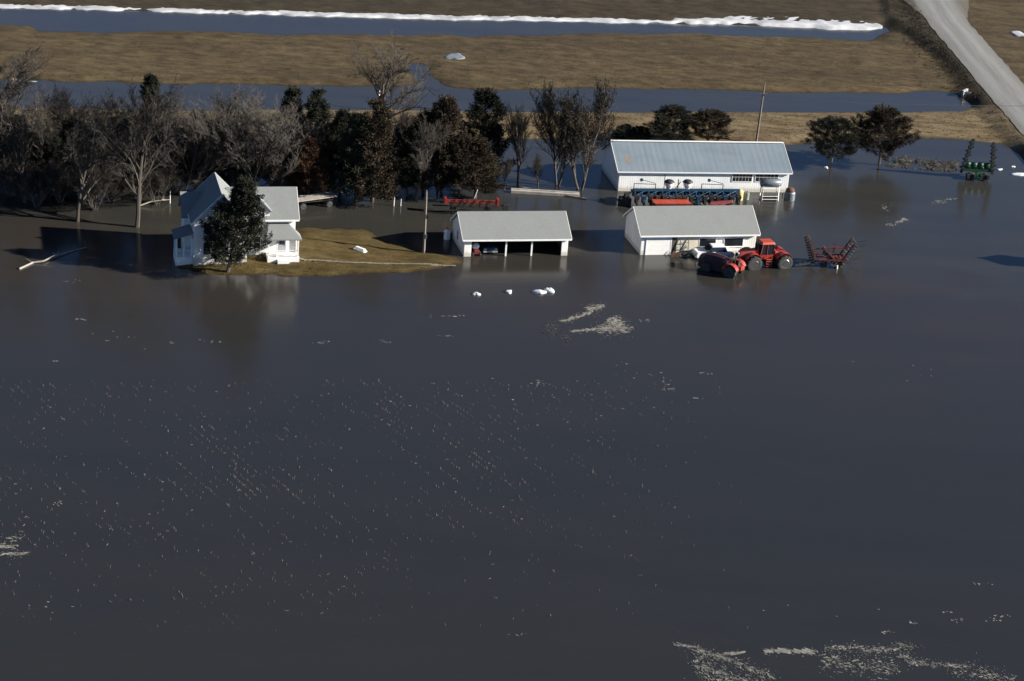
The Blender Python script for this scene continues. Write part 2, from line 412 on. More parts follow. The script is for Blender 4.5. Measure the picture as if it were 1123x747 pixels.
rr = k.n('ShaderNodeMath'); rr.operation = 'MULTIPLY'; k.l(r1, rr.inputs[0]); k.l(r2, rr.inputs[1])
k.bump(rr.outputs[0], .16, .12)
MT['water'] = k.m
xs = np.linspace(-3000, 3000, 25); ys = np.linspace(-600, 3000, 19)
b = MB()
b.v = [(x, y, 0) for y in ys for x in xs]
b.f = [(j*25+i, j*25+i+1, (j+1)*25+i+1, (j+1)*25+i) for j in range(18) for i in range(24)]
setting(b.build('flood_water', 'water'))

# gravel road with worn wheel tracks
def ribbon(path, halfw, z, sub=10, crown=0.0, wob=0.0, seed=1):
    """strip along a path, cut across into eight; uv.x runs across it in metres"""
    rr_ = random.Random(seed); pts = []
    for (a, b_) in zip(path[:-1], path[1:]):
        for t in range(sub): pts.append(Vector((a[0]+(b_[0]-a[0])*t/sub, a[1]+(b_[1]-a[1])*t/sub, 0)))
    pts.append(Vector((*path[-1], 0)))
    for _ in range(6):
        pts = [pts[0]]+[(pts[i-1]+pts[i]*2+pts[i+1])/4 for i in range(1, len(pts)-1)]+[pts[-1]]
    m = MB(); n = 9; uv = []
    for i, p in enumerate(pts):
        d = (pts[min(i+1, len(pts)-1)]-pts[max(i-1, 0)]).normalized(); s = Vector((d.y, -d.x, 0))
        hw_ = halfw(i/len(pts)) if callable(halfw) else halfw
        w0 = hw_+rr_.uniform(-wob, wob); w1 = hw_+rr_.uniform(-wob, wob)
        for k_ in range(n):
            u = -1+2*k_/(n-1); off = u*(w0 if u < 0 else w1)
            q = p+s*off; m.v.append((q.x, q.y, z+crown*(1-u*u))); uv.append((off, i*.5))
    for i in range(len(pts)-1):
        for k_ in range(n-1): m.f.append((i*n+k_, i*n+k_+1, (i+1)*n+k_+1, (i+1)*n+k_))
    return m, uv
def set_uv(ob, uv):
    l = ob.data.uv_layers.new(name='UVMap')
    for lp in ob.data.loops: l.data[lp.index].uv = uv[lp.vertex_index]
k = NT('gravel_road')
v = k.coord((1, 1, 1), 'UV'); su = k.n('ShaderNodeSeparateXYZ'); k.l(v, su.inputs[0])
tr = k.ramp(k.noise(1.0, k.coord((1.0, .16, 1), 'UV'), 7, .7), [(.35, (.15, .152, .145)), (.65, (.215, .215, .208))])
gr = k.ramp(k.noise(6, k.coord((1, 1, 1), 'UV'), 6, .8), [(.3, (.78, .78, .78)), (.7, (1.12, 1.12, 1.12))])
mx = k.n('ShaderNodeMapRange'); mx.inputs['From Min'].default_value = -4.2; mx.inputs['From Max'].default_value = 4.2
wob_ = k.n('ShaderNodeMath'); wob_.operation = 'MULTIPLY_ADD'; k.l(k.noise(.5, k.coord((.6, .5, 1), 'UV'), 5, .7), wob_.inputs[0]); wob_.inputs[1].default_value = 1.6; k.l(su.outputs[0], wob_.inputs[2])
of_ = k.n('ShaderNodeMath'); of_.operation = 'SUBTRACT'; k.l(wob_.outputs[0], of_.inputs[0]); of_.inputs[1].default_value = .8; k.l(of_.outputs[0], mx.inputs[0])
ruts = k.ramp(mx.outputs[0], [(0, (.60, .53, .44)), (.08, (.85, .82, .77)), (.2, (1.0, 1.0, 1.0)), (.33, (1.18, 1.18, 1.18)), (.5, (.90, .89, .87)), (.67, (1.18, 1.18, 1.18)), (.8, (1.0, 1.0, 1.0)), (.92, (.85, .82, .77)), (1, (.60, .53, .44))])
k.l(k.mix(1.0, k.mix(1.0, tr, gr, 'MULTIPLY'), ruts, 'MULTIPLY'), k.b.inputs['Base Color']); k.b.inputs['Roughness'].default_value = .95
MT['gravel'] = k.m
m, uv = ribbon(road_axis, lambda t: 3.75+2.6*max(0, min(1, (.40-t)/.12)), 1.06, 12, .10, .16, 4)
ro = m.build('gravel_road', 'gravel', smooth=True); set_uv(ro, uv); setting(ro)

# pale path across the lawn
pa = [tuple(pix(x, y, .2)[:2]) for x, y in ((327, 286.5), (334, 288.5), (380, 289), (440, 289.5), (500, 290.5))]
m, uv = ribbon(pa, .20, .0, 30, 0, .10, 8)
m.v = [(x, y, max(zground(x, y), .06)+.05) for x, y, z in m.v]
MT['path'] = mat('silted_concrete', (.10, .088, .062), (.21, .19, .15), .9, rough=.9)
po = m.build('path', 'path'); setting(po)

# snow bank along the far ditch
def snowbank():
    top = [(-420, -16), (-100, -3), (0, -1), (60, 1), (140, 2), (185, 6), (240, 6.5), (330, 10.5), (420, 13), (500, 16), (560, 14.5), (640, 17), (700, 18.5), (760, 20), (800, 16), (860, 17), (900, 18.5), (940, 20.5), (955, 23), (968, 27)]
    bot = [(-420, -7), (-100, 3), (0, 7), (60, 9), (140, 10.5), (185, 12), (240, 13), (330, 16), (420, 18), (500, 20.5), (560, 21), (640, 22.5), (700, 23.5), (760, 24.5), (800, 25), (860, 28), (900, 30), (940, 31.5), (955, 31.5), (968, 29)]
    b = MB(); n = 300; q = 9; ra = random.Random(5)
    xs_ = np.linspace(-420, 968, n)
    ty = np.interp(xs_, *zip(*top)); by = np.interp(xs_, *zip(*bot))
    jt = np.convolve(NPR.randn(n+8), np.ones(5)/5, 'same')[:n]*1.1; jb = np.convolve(NPR.randn(n+8), np.ones(3)/3, 'same')[:n]*.8
    for i in range(n):
        for j in range(q):
            u = j/(q-1); yy = (by[i]+jb[i])*(1-u)+(ty[i]+jt[i])*u
            p = pix(xs_[i], yy, .3); h = (.34 if xs_[i] > 740 else .14)*math.sin(math.pi*u)**.6*min(1, (n-1-i)/5+.1) if 0 < u < 1 else -.3
            b.v.append((p.x, p.y, (.17 if xs_[i] > 740 else .13)+h+ra.uniform(-.07, .07)))
    for i in range(n-1):
        for j in range(q-1): b.f.append((i*q+j, (i+1)*q+j, (i+1)*q+j+1, i*q+j+1))
    o = b.build('snow_bank', 'snow', smooth=True); setting(o)
snowbank()
def blob_sheet(cx, cy, rx, ry, h, seed, zb=0.0, n=22, ang=0.0):
    """low irregular lump with a flat foot"""
    b = MB(); ra = random.Random(seed); ph = [ra.uniform(0, 6.28) for _ in range(4)]
    rings = [(1.0, 0), (.93, .55), (.66, .9), (.3, 1.0)]
    for f, hz in rings:
        for k_ in range(n):
            t = 2*math.pi*k_/n; w = 1+.22*math.sin(2*t+ph[0])+.14*math.sin(3*t+ph[1])+.10*math.sin(5*t+ph[2])
            x, y = rx*f*w*math.cos(t), ry*f*w*math.sin(t)
            b.v.append((cx+x*math.cos(ang)-y*math.sin(ang), cy+x*math.sin(ang)+y*math.cos(ang), zb+h*hz*(1+.25*math.sin(t*2+ph[3])) if hz else zb-.12))
    for r_ in range(3):
        for k_ in range(n): b.f.append((r_*n+k_, r_*n+(k_+1) % n, (r_+1)*n+(k_+1) % n, (r_+1)*n+k_))
    b.f.append(tuple(3*n+k_ for k_ in range(n))); b.f.append(tuple(range(n))[::-1])
    return b
p = pix(499, 62, .3)
MT['slush'] = mat('grey_slush', (.13, .145, .16), (.24, .26, .28), 1.2, rough=.4)
o = blob_sheet(p.x, p.y, 1.3, 2.4, .08, 3, zground(p.x, p.y)).build('snow_patch', 'slush', smooth=True); setting(o)
p = pix(1119, 38, 1.0)
o = blob_sheet(p.x, p.y, 1.6, 2.2, .15, 9, zground(p.x, p.y)).build('snow_patch', 'snow', smooth=True); setting(o)
p = pix(20, 86, .2)
o = blob_sheet(p.x, p.y, 3.4, .6, .12, 19, zground(p.x, p.y)).build('snow_patch', 'snow', smooth=True); setting(o)

# ------------------------------------------------------------------ buildings
def gable_roof(name, u0, u1, v0, v1, ze, zr, ov, ovg, m, parent, along='u', th=.16):
    """two roof slabs; the ridge runs along u (or v); uv in metres for the shingle courses"""
    b = MB(); uv = []
    if along == 'u': A0, A1, B0, B1 = u0-ovg, u1+ovg, v0, v1
    else: A0, A1, B0, B1 = v0-ovg, v1+ovg, u0, u1
    mid = (B0+B1)/2; half = (B1-B0)/2; sl_ = (zr-ze)/half
    L = math.hypot(half+ov, (half+ov)*sl_)
    for sgn in (-1, 1):
        eb = mid+sgn*(half+ov); ez = ze-ov*sl_
        lo = [(A0, eb, ez), (A1, eb, ez), (A1, mid, zr), (A0, mid, zr)]
        hi = [(x, y, z+th) for x, y, z in lo]
        if along == 'v': lo = [(y, x, z) for x, y, z in lo]; hi = [(y, x, z) for x, y, z in hi]
        o = len(b.v); b.v.extend(lo+hi)
        uv += [(A0, 0), (A1, 0), (A1, L), (A0, L)]*2
        fl = [(0, 1, 2, 3), (4, 7, 6, 5), (0, 4, 5, 1), (1, 5, 6, 2), (3, 2, 6, 7), (0, 3, 7, 4)]
        b.f.extend([tuple(o+i for i in f) for f in fl])
    ob = b.build(name, m, parent); set_uv(ob, uv)
    import bmesh
    bm = bmesh.new(); bm.from_mesh(ob.data); bmesh.ops.recalc_face_normals(bm, faces=bm.faces); bm.to_mesh(ob.data); bm.free()
    return ob

def fascia(u0, u1, v0, v1, ze, zr, ov, ovg, parent, along='u', w=.2, name='fascia', th=.16):
    """white boards under the eaves and up the gable rakes"""
    b = MB()
    if along == 'u': A0, A1, B0, B1 = u0-ovg, u1+ovg, v0, v1
    else: A0, A1, B0, B1 = v0-ovg, v1+ovg, u0, u1
    mid = (B0+B1)/2; half = (B1-B0)/2; sl_ = (zr-ze)/half; ez = ze-ov*sl_
    f = (lambda p: p) if along == 'u' else (lambda p: (p[1], p[0], p[2]))
    for sgn in (-1, 1):
        e = mid+sgn*(half+ov)
        b.bar(f((A0, e+sgn*.02, ez+.02)), f((A1, e+sgn*.02, ez+.02)), .05, w)
        for A, s2 in ((A0, -1), (A1, 1)):
            b.bar(f((A+s2*.02, e, ez+.04)), f((A+s2*.02, mid, zr+.04)), .05, w)
    return b.build(name, 'white_trim', parent)

def window(parent, u, z, w, h, v=0.0, side='front', sill=True, bars=True, glass='glass', name='window', sash=1):
    """a framed window on a wall: side front faces -v, left faces -u, right faces +u"""
    fr = MB(); pn = MB(); t = .07
    def bx(b, a0, a1, z0, z1, d0, d1):
        if side == 'front': b.box(a0, a1, v-d1, v-d0, z0, z1)
        elif side == 'left': b.box(v-d1, v-d0, a0, a1, z0, z1)
        else: b.box(v+d0, v+d1, a0, a1, z0, z1)
    bx(pn, u-w/2, u+w/2, z, z+h, .004, .02)
    bx(fr, u-w/2-t, u-w/2, z-t, z+h+t, .003, .06); bx(fr, u+w/2, u+w/2+t, z-t, z+h+t, .003, .06)
    bx(fr, u-w/2, u+w/2, z+h, z+h+t, .003, .06); bx(fr, u-w/2, u+w/2, z-t, z, .003, .06)
    if sill: bx(fr, u-w/2-.14, u+w/2+.14, z-t-.05, z-t-.002, .003, .11)
    if bars:
        bx(fr, u-w/2, u+w/2, z+h/2-.014, z+h/2+.014, .022, .045)
        for i in range(1, sash):
            a = u-w/2+w*i/sash; bx(fr, a-.012, a+.012, z, z+h, .022, .048)
    f = fr.build(name, 'white_trim', parent); pn.build('pane', glass, f); return f

def pent(m, u0, u1, v0, v1, z0, ze, zr, along='u'):
    """solid gabled block, gables closing the ridge ends"""
    if along == 'u':
        mid = (v0+v1)/2; prof = [(v0, z0), (v1, z0), (v1, ze), (mid, zr), (v0, ze)]
        o = len(m.v); m.v.extend([(u0, a, z) for a, z in prof]+[(u1, a, z) for a, z in prof])
    else:
        mid = (u0+u1)/2; prof = [(u0, z0), (u1, z0), (u1, ze), (mid, zr), (u0, ze)]
        o = len(m.v); m.v.extend([(a, v0, z) for a, z in prof]+[(a, v1, z) for a, z in prof])
    fl = [(0, 1, 2, 3, 4), (9, 8, 7, 6, 5)]+[(i, (i+1) % 5, 5+(i+1) % 5, 5+i) for i in range(5)]
    m.f.extend([tuple(o+i for i in f) for f in fl])
    return m
def fixn(ob):
    import bmesh
    bm = bmesh.new(); bm.from_mesh(ob.data); bmesh.ops.recalc_face_normals(bm, faces=bm.faces); bm.to_mesh(ob.data); bm.free(); return ob

# ---- farmhouse
TH = R(14.5)
hb = pix(212, 287, .64)
house = thing('farmhouse', 'white two storey farmhouse with grey shingle roofs on the dry patch of lawn', 'house', (hb.x, hb.y, .62), TH)
w = MB()
pent(w, 0, 5.9, 0, 7.4, -.9, 4.75, 7.75, 'v')
pent(w, 5.9, 11.45, 1.7, 6.9, -.9, 4.65, 7.10, 'u')
pent(w, -.75, 2.9, 3.4, 7.0, -.9, 4.4, 6.3, 'u')
fixn(w.build('wall', 'white_siding', house))
gable_roof('roof', 0, 5.9, 0, 7.4, 4.75, 7.75, .35, .35, 'shingle', house, 'v')
fascia(0, 5.9, 0, 7.4, 4.75, 7.75, .35, .35, house, 'v')
gable_roof('roof', 4.2, 11.45, 1.7, 6.9, 4.65, 7.12, .4, .35, 'shingle', house, 'u')
fascia(6.3, 11.45, 1.7, 6.9, 4.65, 7.12, .4, .35, house, 'u')
gable_roof('roof', -.75, 2.9, 3.4, 7.0, 4.4, 6.3, .35, .35, 'shingle', house, 'u')
# wall dormer rising through the front eave
dm = MB(); pent(dm, 6.5, 8.5, 1.62, 3.6, 4.2, 5.45, 6.5, 'v')
do = fixn(dm.build('dormer', 'white_siding', house))
gable_roof('dormer_roof', 6.5, 8.5, 1.62, 3.9, 5.45, 6.5, .28, .25, 'shingle', do, 'v', .12)
window(do, 7.62, 4.55, .62, 1.15, 1.62)
for u, z in ((1.5, 3.25), (1.45, .85), (4.3, 3.25), (4.3, .85)): window(house, u, z, .75, 1.4, 0.0)
window(house, 2.95, 5.6, .5, .8, 0.0)
for a in (1.4, 4.2): window(house, a, 3.1, .75, 1.3, 0.0, 'left')
window(house, 4.3, 3.0, .8, 1.3, 11.45, 'right'); window(house, 4.3, .9, .8, 1.3, 11.45, 'right')
window(house, 7.2, .95, .7, 1.3, 1.7)
# right porch: hipped roof on posts, deck, steps and front door
pf = MB(); pf.box(8.2, 11.75, -.05, 1.69, -.8, .42); pf.box(9.3, 10.6, -.42, -.052, -.8, .2)
pf.build('porch_floor', 'white_trim', house)
pr = MB()
lo = [(7.9, -.35, 2.62), (11.95, -.35, 2.62), (11.95, 1.69, 2.62), (7.9, 1.69, 2.62)]
hi = [(8.3, .9, 3.42), (10.6, .9, 3.42), (10.6, 1.69, 3.9), (8.3, 1.69, 3.9)]
pr.hexa([(x, y, z-.12) for x, y, z in lo], lo); pr.hexa([(x, y, z+.004) for x, y, z in lo], hi)
po = pr.build('porch_roof', 'shingle', house); set_uv(po, [(v[0], v[1]+v[2]) for v in pr.v])
for u, y in ((8.3, .1), (9.25, .1), (11.6, .1), (11.6, 1.55)):
    q = MB(); q.box(u-.08, u+.08, y-.08, y+.08, .42, 2.5); q.build('porch_post', 'white_trim', house)
q = MB(); q.box(9.35, 11.52, .08, .13, 1.12, 1.18); q.box(9.35, 11.52, .08, .13, .56, .61)
for i in range(14): q.box(9.5+i*.155, 9.53+i*.155, .09, .12, .61, 1.12)
q.build('porch_railing', 'white_trim', house)
dd = MB(); dd.box(9.55, 10.45, 1.64, 1.697, .43, 2.45); d = dd.build('door', 'grey_door', house)
q = MB(); q.box(9.68, 10.32, 1.62, 1.638, 1.35, 2.25); q.build('pane', 'glass', d)
q = MB(); q.box(10.34, 10.4, 1.57, 1.638, 1.25, 1.35); q.build('handle', 'silver', d)
# left porch, lean-to roof along the side wall
pf = MB(); pf.box(-1.9, -.01, .5, 3.35, -.9, .4); pf.build('porch_floor', 'white_trim', house)
pr = MB()
pr.hexa([(-2.15, .25, 2.5), (-.005, .25, 3.15), (-.005, 3.36, 3.15), (-2.15, 3.36, 2.5)], [(-2.15, .25, 2.64), (-.005, .25, 3.3), (-.005, 3.36, 3.3), (-2.15, 3.36, 2.64)])
po = pr.build('porch_roof', 'shingle', house); set_uv(po, [(v[1], v[0]) for v in pr.v])
for u, y in ((-1.8, .6), (-1.0, .6), (-.15, .6), (-1.8, 2.0), (-1.8, 3.25)):
    q = MB(); q.box(u-.08, u+.08, y-.08, y+.08, .4, 2.6); q.build('porch_post', 'white_trim', house)
q = MB(); q.bar((-1.7, .6, 1.1), (-.25, .6, 1.1), .07, .08); q.bar((-1.8, .7, 1.1), (-1.8, 3.2, 1.1), .07, .08)
q.bar((-1.7, .6, .6), (-.25, .6, .6), .05, .06); q.bar((-1.8, .7, .6), (-1.8, 3.2, .6), .05, .06); q.build('porch_railing', 'white_trim', house)

# ---- shed with three open bays
sb_ = pix(508.5, 281.5)
shed = thing('open_shed', 'low white shed with three open bays and pale grey roof standing in the water', 'shed', (sb_.x, sb_.y, 0), R(14.5))
L, D, ZE, ZR = 12.3, 6.6, 2.25, 4.2
w = MB()
def slab(m, u0, u1, v0, v1, z0, z1): m.box(u0, u1, v0, v1, z0, z1)
def gable_wall(m, u0, u1):
    prof = [(0, -.5), (D, -.5), (D, ZE), (D/2, ZR), (0, ZE)]; o = len(m.v)
    m.v.extend([(u0, a, z) for a, z in prof]+[(u1, a, z) for a, z in prof])
    m.f.extend([tuple(o+i for i in f) for f in [(4, 3, 2, 1, 0), (5, 6, 7, 8, 9)]+[(i, (i+1) % 5, 5+(i+1) % 5, 5+i) for i in range(5)]])
gable_wall(w, 0, .12); gable_wall(w, L-.12, L)
slab(w, .12, L-.12, D-.12, D, -.5, ZE)
slab(w, .12, .85, .0, .12, -.5, ZE-.002); slab(w, L-.75, L-.12, .0, .12, -.5, ZE-.002)
slab(w, .85, L-.75, .0, .12, ZE-.32, ZE-.004)
fixn(w.build('wall', 'white_shed', shed))
for u in (4.95, 8.0):
    q = MB(); q.box(u-.09, u+.09, .0, .16, -.5, ZE-.325); q.build('bay_post', 'white_trim', shed)
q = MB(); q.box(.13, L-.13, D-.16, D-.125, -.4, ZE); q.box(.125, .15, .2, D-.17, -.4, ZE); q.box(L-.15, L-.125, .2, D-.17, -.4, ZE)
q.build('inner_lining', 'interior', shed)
gable_roof('roof', 0, L, 0, D, ZE, ZR, .35, .3, 'shed_roof', shed)
fascia(0, L, 0, D, ZE, ZR, .35, .3, shed)
window(shed, 3.6, .85, .8, 1.0, 0.0, 'left')

# ---- garage
gb = pix(702, 279.6)
gar = thing('garage', 'white garage with overhead door and grey roof behind the red tractors', 'garage', (gb.x, gb.y, 0), R(15))
L, D, ZE, ZR = 14.2, 6.6, 2.65, 4.75
w = MB(); pent(w, 0, L, 0, D, -.5, ZE, ZR); fixn(w.build('wall', 'white_shed', gar))
gable_roof('roof', 0, L, 0, D, ZE, ZR, .4, .3, 'shed_roof', gar)
fascia(0, L, 0, D, ZE, ZR, .4, .3, gar)
q = MB(); q.box(.75, 3.6, -.05, -.004, -.5, 2.2)
for i in range(1, 5): q.box(.78, 3.57, -.062, -.052, -.35+i*.5, -.31+i*.5)
d = q.build('overhead_door', 'white_trim', gar)
q = MB(); q.box(.58, .74, -.07, -.004, -.5, 2.36); q.box(3.61, 3.72, -.07, -.004, -.5, 2.36); q.box(.745, 3.605, -.07, -.004, 2.21, 2.36); q.build('door_frame', 'white_trim', d)
q = MB(); q.box(3.75, 4.32, -.03, -.004, -.5, 2.2); q.build('door', 'interior', gar)
q = MB(); q.box(4.36, 7.0, -.03, -.004, -.5, 2.3); q.build('board_panel', 'garage_patch', gar)
window(gar, 8.15, .95, 2.0, 1.0, 0.0, bars=False); window(gar, 11.4, .95, 2.3, 1.0, 0.0, bars=False)

# ---- long machine shed with metal roof
bb = pix(677.6, 209.6)
big = thing('machine_shed', 'long white machine shed with streaked blue grey metal roof', 'shed', (bb.x, bb.y, 0), R(12.5))
L, D, ZE, ZR = 22.6, 9.2, 2.75, 5.15
w = MB(); pent(w, 0, L, 0, D, -.6, ZE, ZR); fixn(w.build('wall', 'white_metal', big))
gable_roof('roof', 0, L, 0, D, ZE, ZR, .3, .3, 'metal_roof', big, th=.1)
q = MB(); q.bar((-.3, D/2, ZR+.16), (L+.3, D/2, ZR+.16), .45, .05); q.build('ridge_cap', 'white_trim', big)
fascia(0, L, 0, D, ZE, ZR, .3, .3, big, w=.16, th=.1)
window(big, 16.3, 1.45, 2.6, 1.15, 0.0, sash=6, sill=False); window(big, 19.6, 1.45, 3.0, 1.15, 0.0, sash=6, sill=False)
# rusty patch near the left end of the roof
sl_ = (ZR-ZE)/(D/2)
q = MB(); pts = []
for u, v_ in ((1.15, 1.0), (1.5, .8), (1.68, 1.3), (1.6, 2.2), (1.35, 2.6), (1.1, 1.9)): pts.append((u, v_, ZE+v_*sl_+.108))
q.add(pts+[(a, b_, c_-.004) for a, b_, c_ in pts], [(0, 1, 2, 3, 4, 5), (11, 10, 9, 8, 7, 6)]); q.build('rust_patch', mat('faint_rust', (.15, .12, .09), (.24, .20, .15), 2.0), big)

# ---- unseen bin added past the right edge to cast its pointed shadow
gp_ = pix(1170, 292)
bn = thing('unseen_bin', 'unseen round bin with cone roof added beyond the edge for its shadow', 'grain bin', (gp_.x, gp_.y, 0))
q = MB(); q.lathe([(1.75, -.5)]+[(1.75+(.03 if i % 2 else 0), -.4+i*.16) for i in range(22)]+[(1.75, 3.1)], 28); q.build('wall', 'tank_grey', bn)
q = MB(); q.lathe([(1.95, 3.02), (1.95, 3.08), (.25, 4.3), (.25, 4.45), (.02, 4.5)], 28); q.build('roof', 'tank_grey', bn)
q = MB(); q.box(-.4, .4, -1.83, -1.74, .2, 1.9); q.build('door', 'iron', bn)

# ------------------------------------------------------------------ poles, posts, wire
def to_top(p, ytop):
    """height at which a point over p shows at photo row ytop"""
    z = 5.0
    for _ in range(8):
        y0 = proj((p.x, p.y, z))[1]; y1 = proj((p.x, p.y, z+.5))[1]
        z += (ytop-y0)/((y1-y0)/.5)
    return z
def upole(name, label, x, y, ytop, boxes, lean=0.0, arm=False):
    p = pix(x, y); h = to_top(p, ytop)
    t = thing(name, label, 'pole', (p.x, p.y, 0))
    q = MB(); q.tube([(0, 0, -.5), (lean*.5, 0, h*.5), (lean, 0, h)], [.16, .135, .10], 9); q.build('pole', 'pole_wood', t)
    for z, sx_, m in boxes:
        b = MB(); b.box(sx_-.13, sx_+.13, -.32, -.13, z-.25, z+.25); b.build('meter_box', m, t)
    b = MB()
    if arm: MB().box(lean-.55, lean+.55, -.16, -.04, h-1.35, h-1.22).build('crossarm', 'pole_wood', t)
    b.lathe([(.035, h), (.07, h+.06), (.07, h+.14), (.03, h+.2)], 8, (lean, 0, 0)); b.build('insulator', 'pole_wood' if arm else 'tank_grey', t)
    return t, h
upole('utility_pole', 'grey wooden yard pole with small boxes at the tip of the lawn', 464.8, 278.5, 210.5, ((2.2, .12, 'tank_grey'), (4.6, .16, 'iron')), -.1)
upole('utility_pole', 'tall leaning wooden pole rising behind the long machine shed', 829, 158, 93, (), .25, True)
upole('utility_pole', 'slim pole in the verge behind the cedars below the tall bare cottonwood', 419, 121, 92, (), 0)
def post(name, label, x, y, h, r, m):
    p = pix(x, y); t = tag(MB().tube([(0, 0, -.4), (0, 0, h*.6), (.02, 0, h)], [r, r, r*.9], 7).build(name, m), label, 'post'); t.location = (p.x, p.y, max(0, zground(p.x, p.y))); return t
post('white_post', 'taller of two thin white posts standing in the water left of the yard pole', 432, 226, 1.1, .05, 'white_trim')
post('white_post', 'shorter white post just right of its taller twin beside the yard pole', 439.5, 226, .9, .04, 'white_trim')
post('white_post', 'lone white post in the water just left of the farmhouse gable', 186.5, 223, 1.7, .05, 'white_trim')
post('marker_post', 'short bright white marker post beside the slim pole below the cottonwood', 415.5, 108, 1.1, .11, 'white_trim')
# overhead wire, hung between two poles beyond the frame
wp0 = pix(640, 92, 7.5); wp1 = pix(1330, 112, 7.5)
pts = []
for i in range(41):
    t = i/40; p = wp0.lerp(wp1, t); p.z = 7.5-1.6*4*t*(1-t); pts.append(p)
tag(MB().tube(pts, .03, 4).build('overhead_wire', 'iron'), 'thin dark overhead wire crossing above the gravel road', 'wire')
# culvert where the ditch meets the road bank
p = pix(1060, 105, .1); cu = thing('culvert', 'round metal culvert end in the bank where the ditch meets the gravel road', 'culvert', (p.x, p.y, -.1), R(-30))
q = MB(); q.lathe([(.55, -1.2), (.55, .6), (.48, .6), (.48, -1.2)], 18, (0, 0, .3), 'X'); q.build('pipe', 'tank_grey', cu)
q = MB(); q.box(-.5, -.2, -.95, .95, .86, 1.1); q.box(-.5, -.2, -.95, -.62, -.3, .857); q.box(-.5, -.2, .62, .95, -.3, .857); q.build('headwall', 'concrete', cu)

# ------------------------------------------------------------------ machines
def wheel(parent, x, y, z, r, w, rimmat='silver', side=-1, n=26):
    b = MB(); h = w/2
    prof = [(r*.55, -h*.9), (r*.72, -h), (r*.93, -h*.92), (r, -h*.6), (r, h*.6), (r*.93, h*.92), (r*.72, h), (r*.55, h*.9)]
    b.lathe(prof, n, (x, y, z), 'Y')
    for k_ in range(n):
        t = 2*math.pi*(k_+.5)/n; c_, s_ = math.cos(t), math.sin(t); d = 1 if k_ % 2 else -1
        b.bar((x+c_*(r+.01), y+d*h*.05, z+s_*(r+.01)), (x+math.cos(t+.12)*(r+.01), y+d*h*.9, z+math.sin(t+.12)*(r+.01)), .07, .06)
    wh = b.build('wheel', 'rubber', parent)
    rm = MB(); s = side
    rm.lathe([(r*.56, s*h*.86), (r*.52, s*h*.95), (r*.46, s*h*.45), (r*.2, s*h*.40), (r*.17, s*h*.85), (r*.02, s*h*.9)], n, (x, y, z), 'Y')
    fixn(rm.build('rim', rimmat, wh)); return wh

# articulated four wheel drive tractor
n1 = pix(859.6, 294.0); n0 = pix(826.2, 295.2)
hd = (n0-n1); ang = math.atan2(hd.y, hd.x)
nrm = Vector((-hd.y, hd.x, 0)).normalized()
if nrm.y < 0: nrm = -nrm
cn = (n0+n1)/2+nrm*1.35
tr = thing('articulated_tractor', 'big red articulated tractor with orange cab roof parked at the garage corner', 'tractor', (cn.x, cn.y, -.28), ang)
# local x forward (picture left), local -y is away, +y towards the viewer
wb = hd.length/2; RW = .92
for x in (-wb, wb):
    for y, sd in ((1.45, 1), (.78, 1), (-.78, -1), (-1.45, -1)):
        wheel(tr, x, y, RW, RW, .52, 'silver' if x < 0 else 'tank_grey', sd)
q = MB(); q.box(-2.6, -.25, -.45, .45, .75, 1.2); q.box(.05, 3.2, -.42, .42, .75, 1.25); q.box(-.3, .1, -.2, .2, .65, 1.1)
q.box(-wb-.15, -wb+.15, -1.3, 1.3, .77, 1.07); q.box(wb-.15, wb+.15, -1.3, 1.3, .77, 1.07); q.build('chassis', 'iron', tr)
q = MB(); q.hexa([(1.05, -.55, 1.26), (3.55, -.46, 1.26), (3.55, .46, 1.26), (1.05, .55, 1.26)], [(1.05, -.5, 2.35), (3.35, -.36, 1.95), (3.35, .36, 1.95), (1.05, .5, 2.35)])
hood = q.build('hood', 'red', tr, bevel=.08)
q = MB(); q.box(3.56, 3.62, -.4, .4, 1.3, 1.85); q.build('grille', 'iron', hood)
for y in (-.3, .3):
    q = MB(); q.box(3.46, 3.60, y-.09, y+.09, 1.86, 1.98); q.build('headlight', 'car_white', tr)
q = MB()
q.hexa([(-.75, -.72, 1.25), (.95, -.72, 1.25), (.95, .72, 1.25), (-.75, .72, 1.25)], [(-.75, -.75, 1.75), (.95, -.75, 1.75), (.95, .75, 1.75), (-.75, .75, 1.75)])
q.build('cab_base', 'red', tr)
q = MB(); q.hexa([(-.72, -.72, 1.752), (.92, -.72, 1.752), (.92, .72, 1.752), (-.72, .72, 1.752)], [(-.6, -.68, 3.0), (.7, -.68, 3.0), (.7, .68, 3.0), (-.6, .68, 3.0)]); cab = q.build('cab_glass', 'glass', tr)
q = MB()
for x0, x1 in ((-.73, -.61), (.93, .71)):
    for s in (-1, 1): q.bar((x0, s*.73, 1.75), (x1, s*.69, 3.0), .09, .09)
q.bar((.15, .74, 1.75), (.1, .7, 3.0), .07); q.bar((.15, -.74, 1.75), (.1, -.7, 3.0), .07); q.bar((.71, -.69, 2.97), (.71, .69, 2.97), .06); q.bar((-.61, -.69, 2.97), (-.61, .69, 2.97), .06); q.build('cab_frame', 'dark_red', tr)
q = MB(); q.hexa([(-.8, -.82, 3.004), (.95, -.82, 3.004), (.95, .82, 3.004), (-.8, .82, 3.004)], [(-.65, -.68, 3.28), (.78, -.68, 3.28), (.78, .68, 3.28), (-.65, .68, 3.28)])
q.build('cab_roof', 'orange', tr, bevel=.06)
for y in (-.35, .42):
    q = MB(); q.tube([(1.15, y, 2.2), (1.15, y, 3.55)], .075, 10); q.tube([(1.15, y, 2.35), (1.15, y, 2.9)], .12, 10); q.build('exhaust_pipe', 'iron', tr)
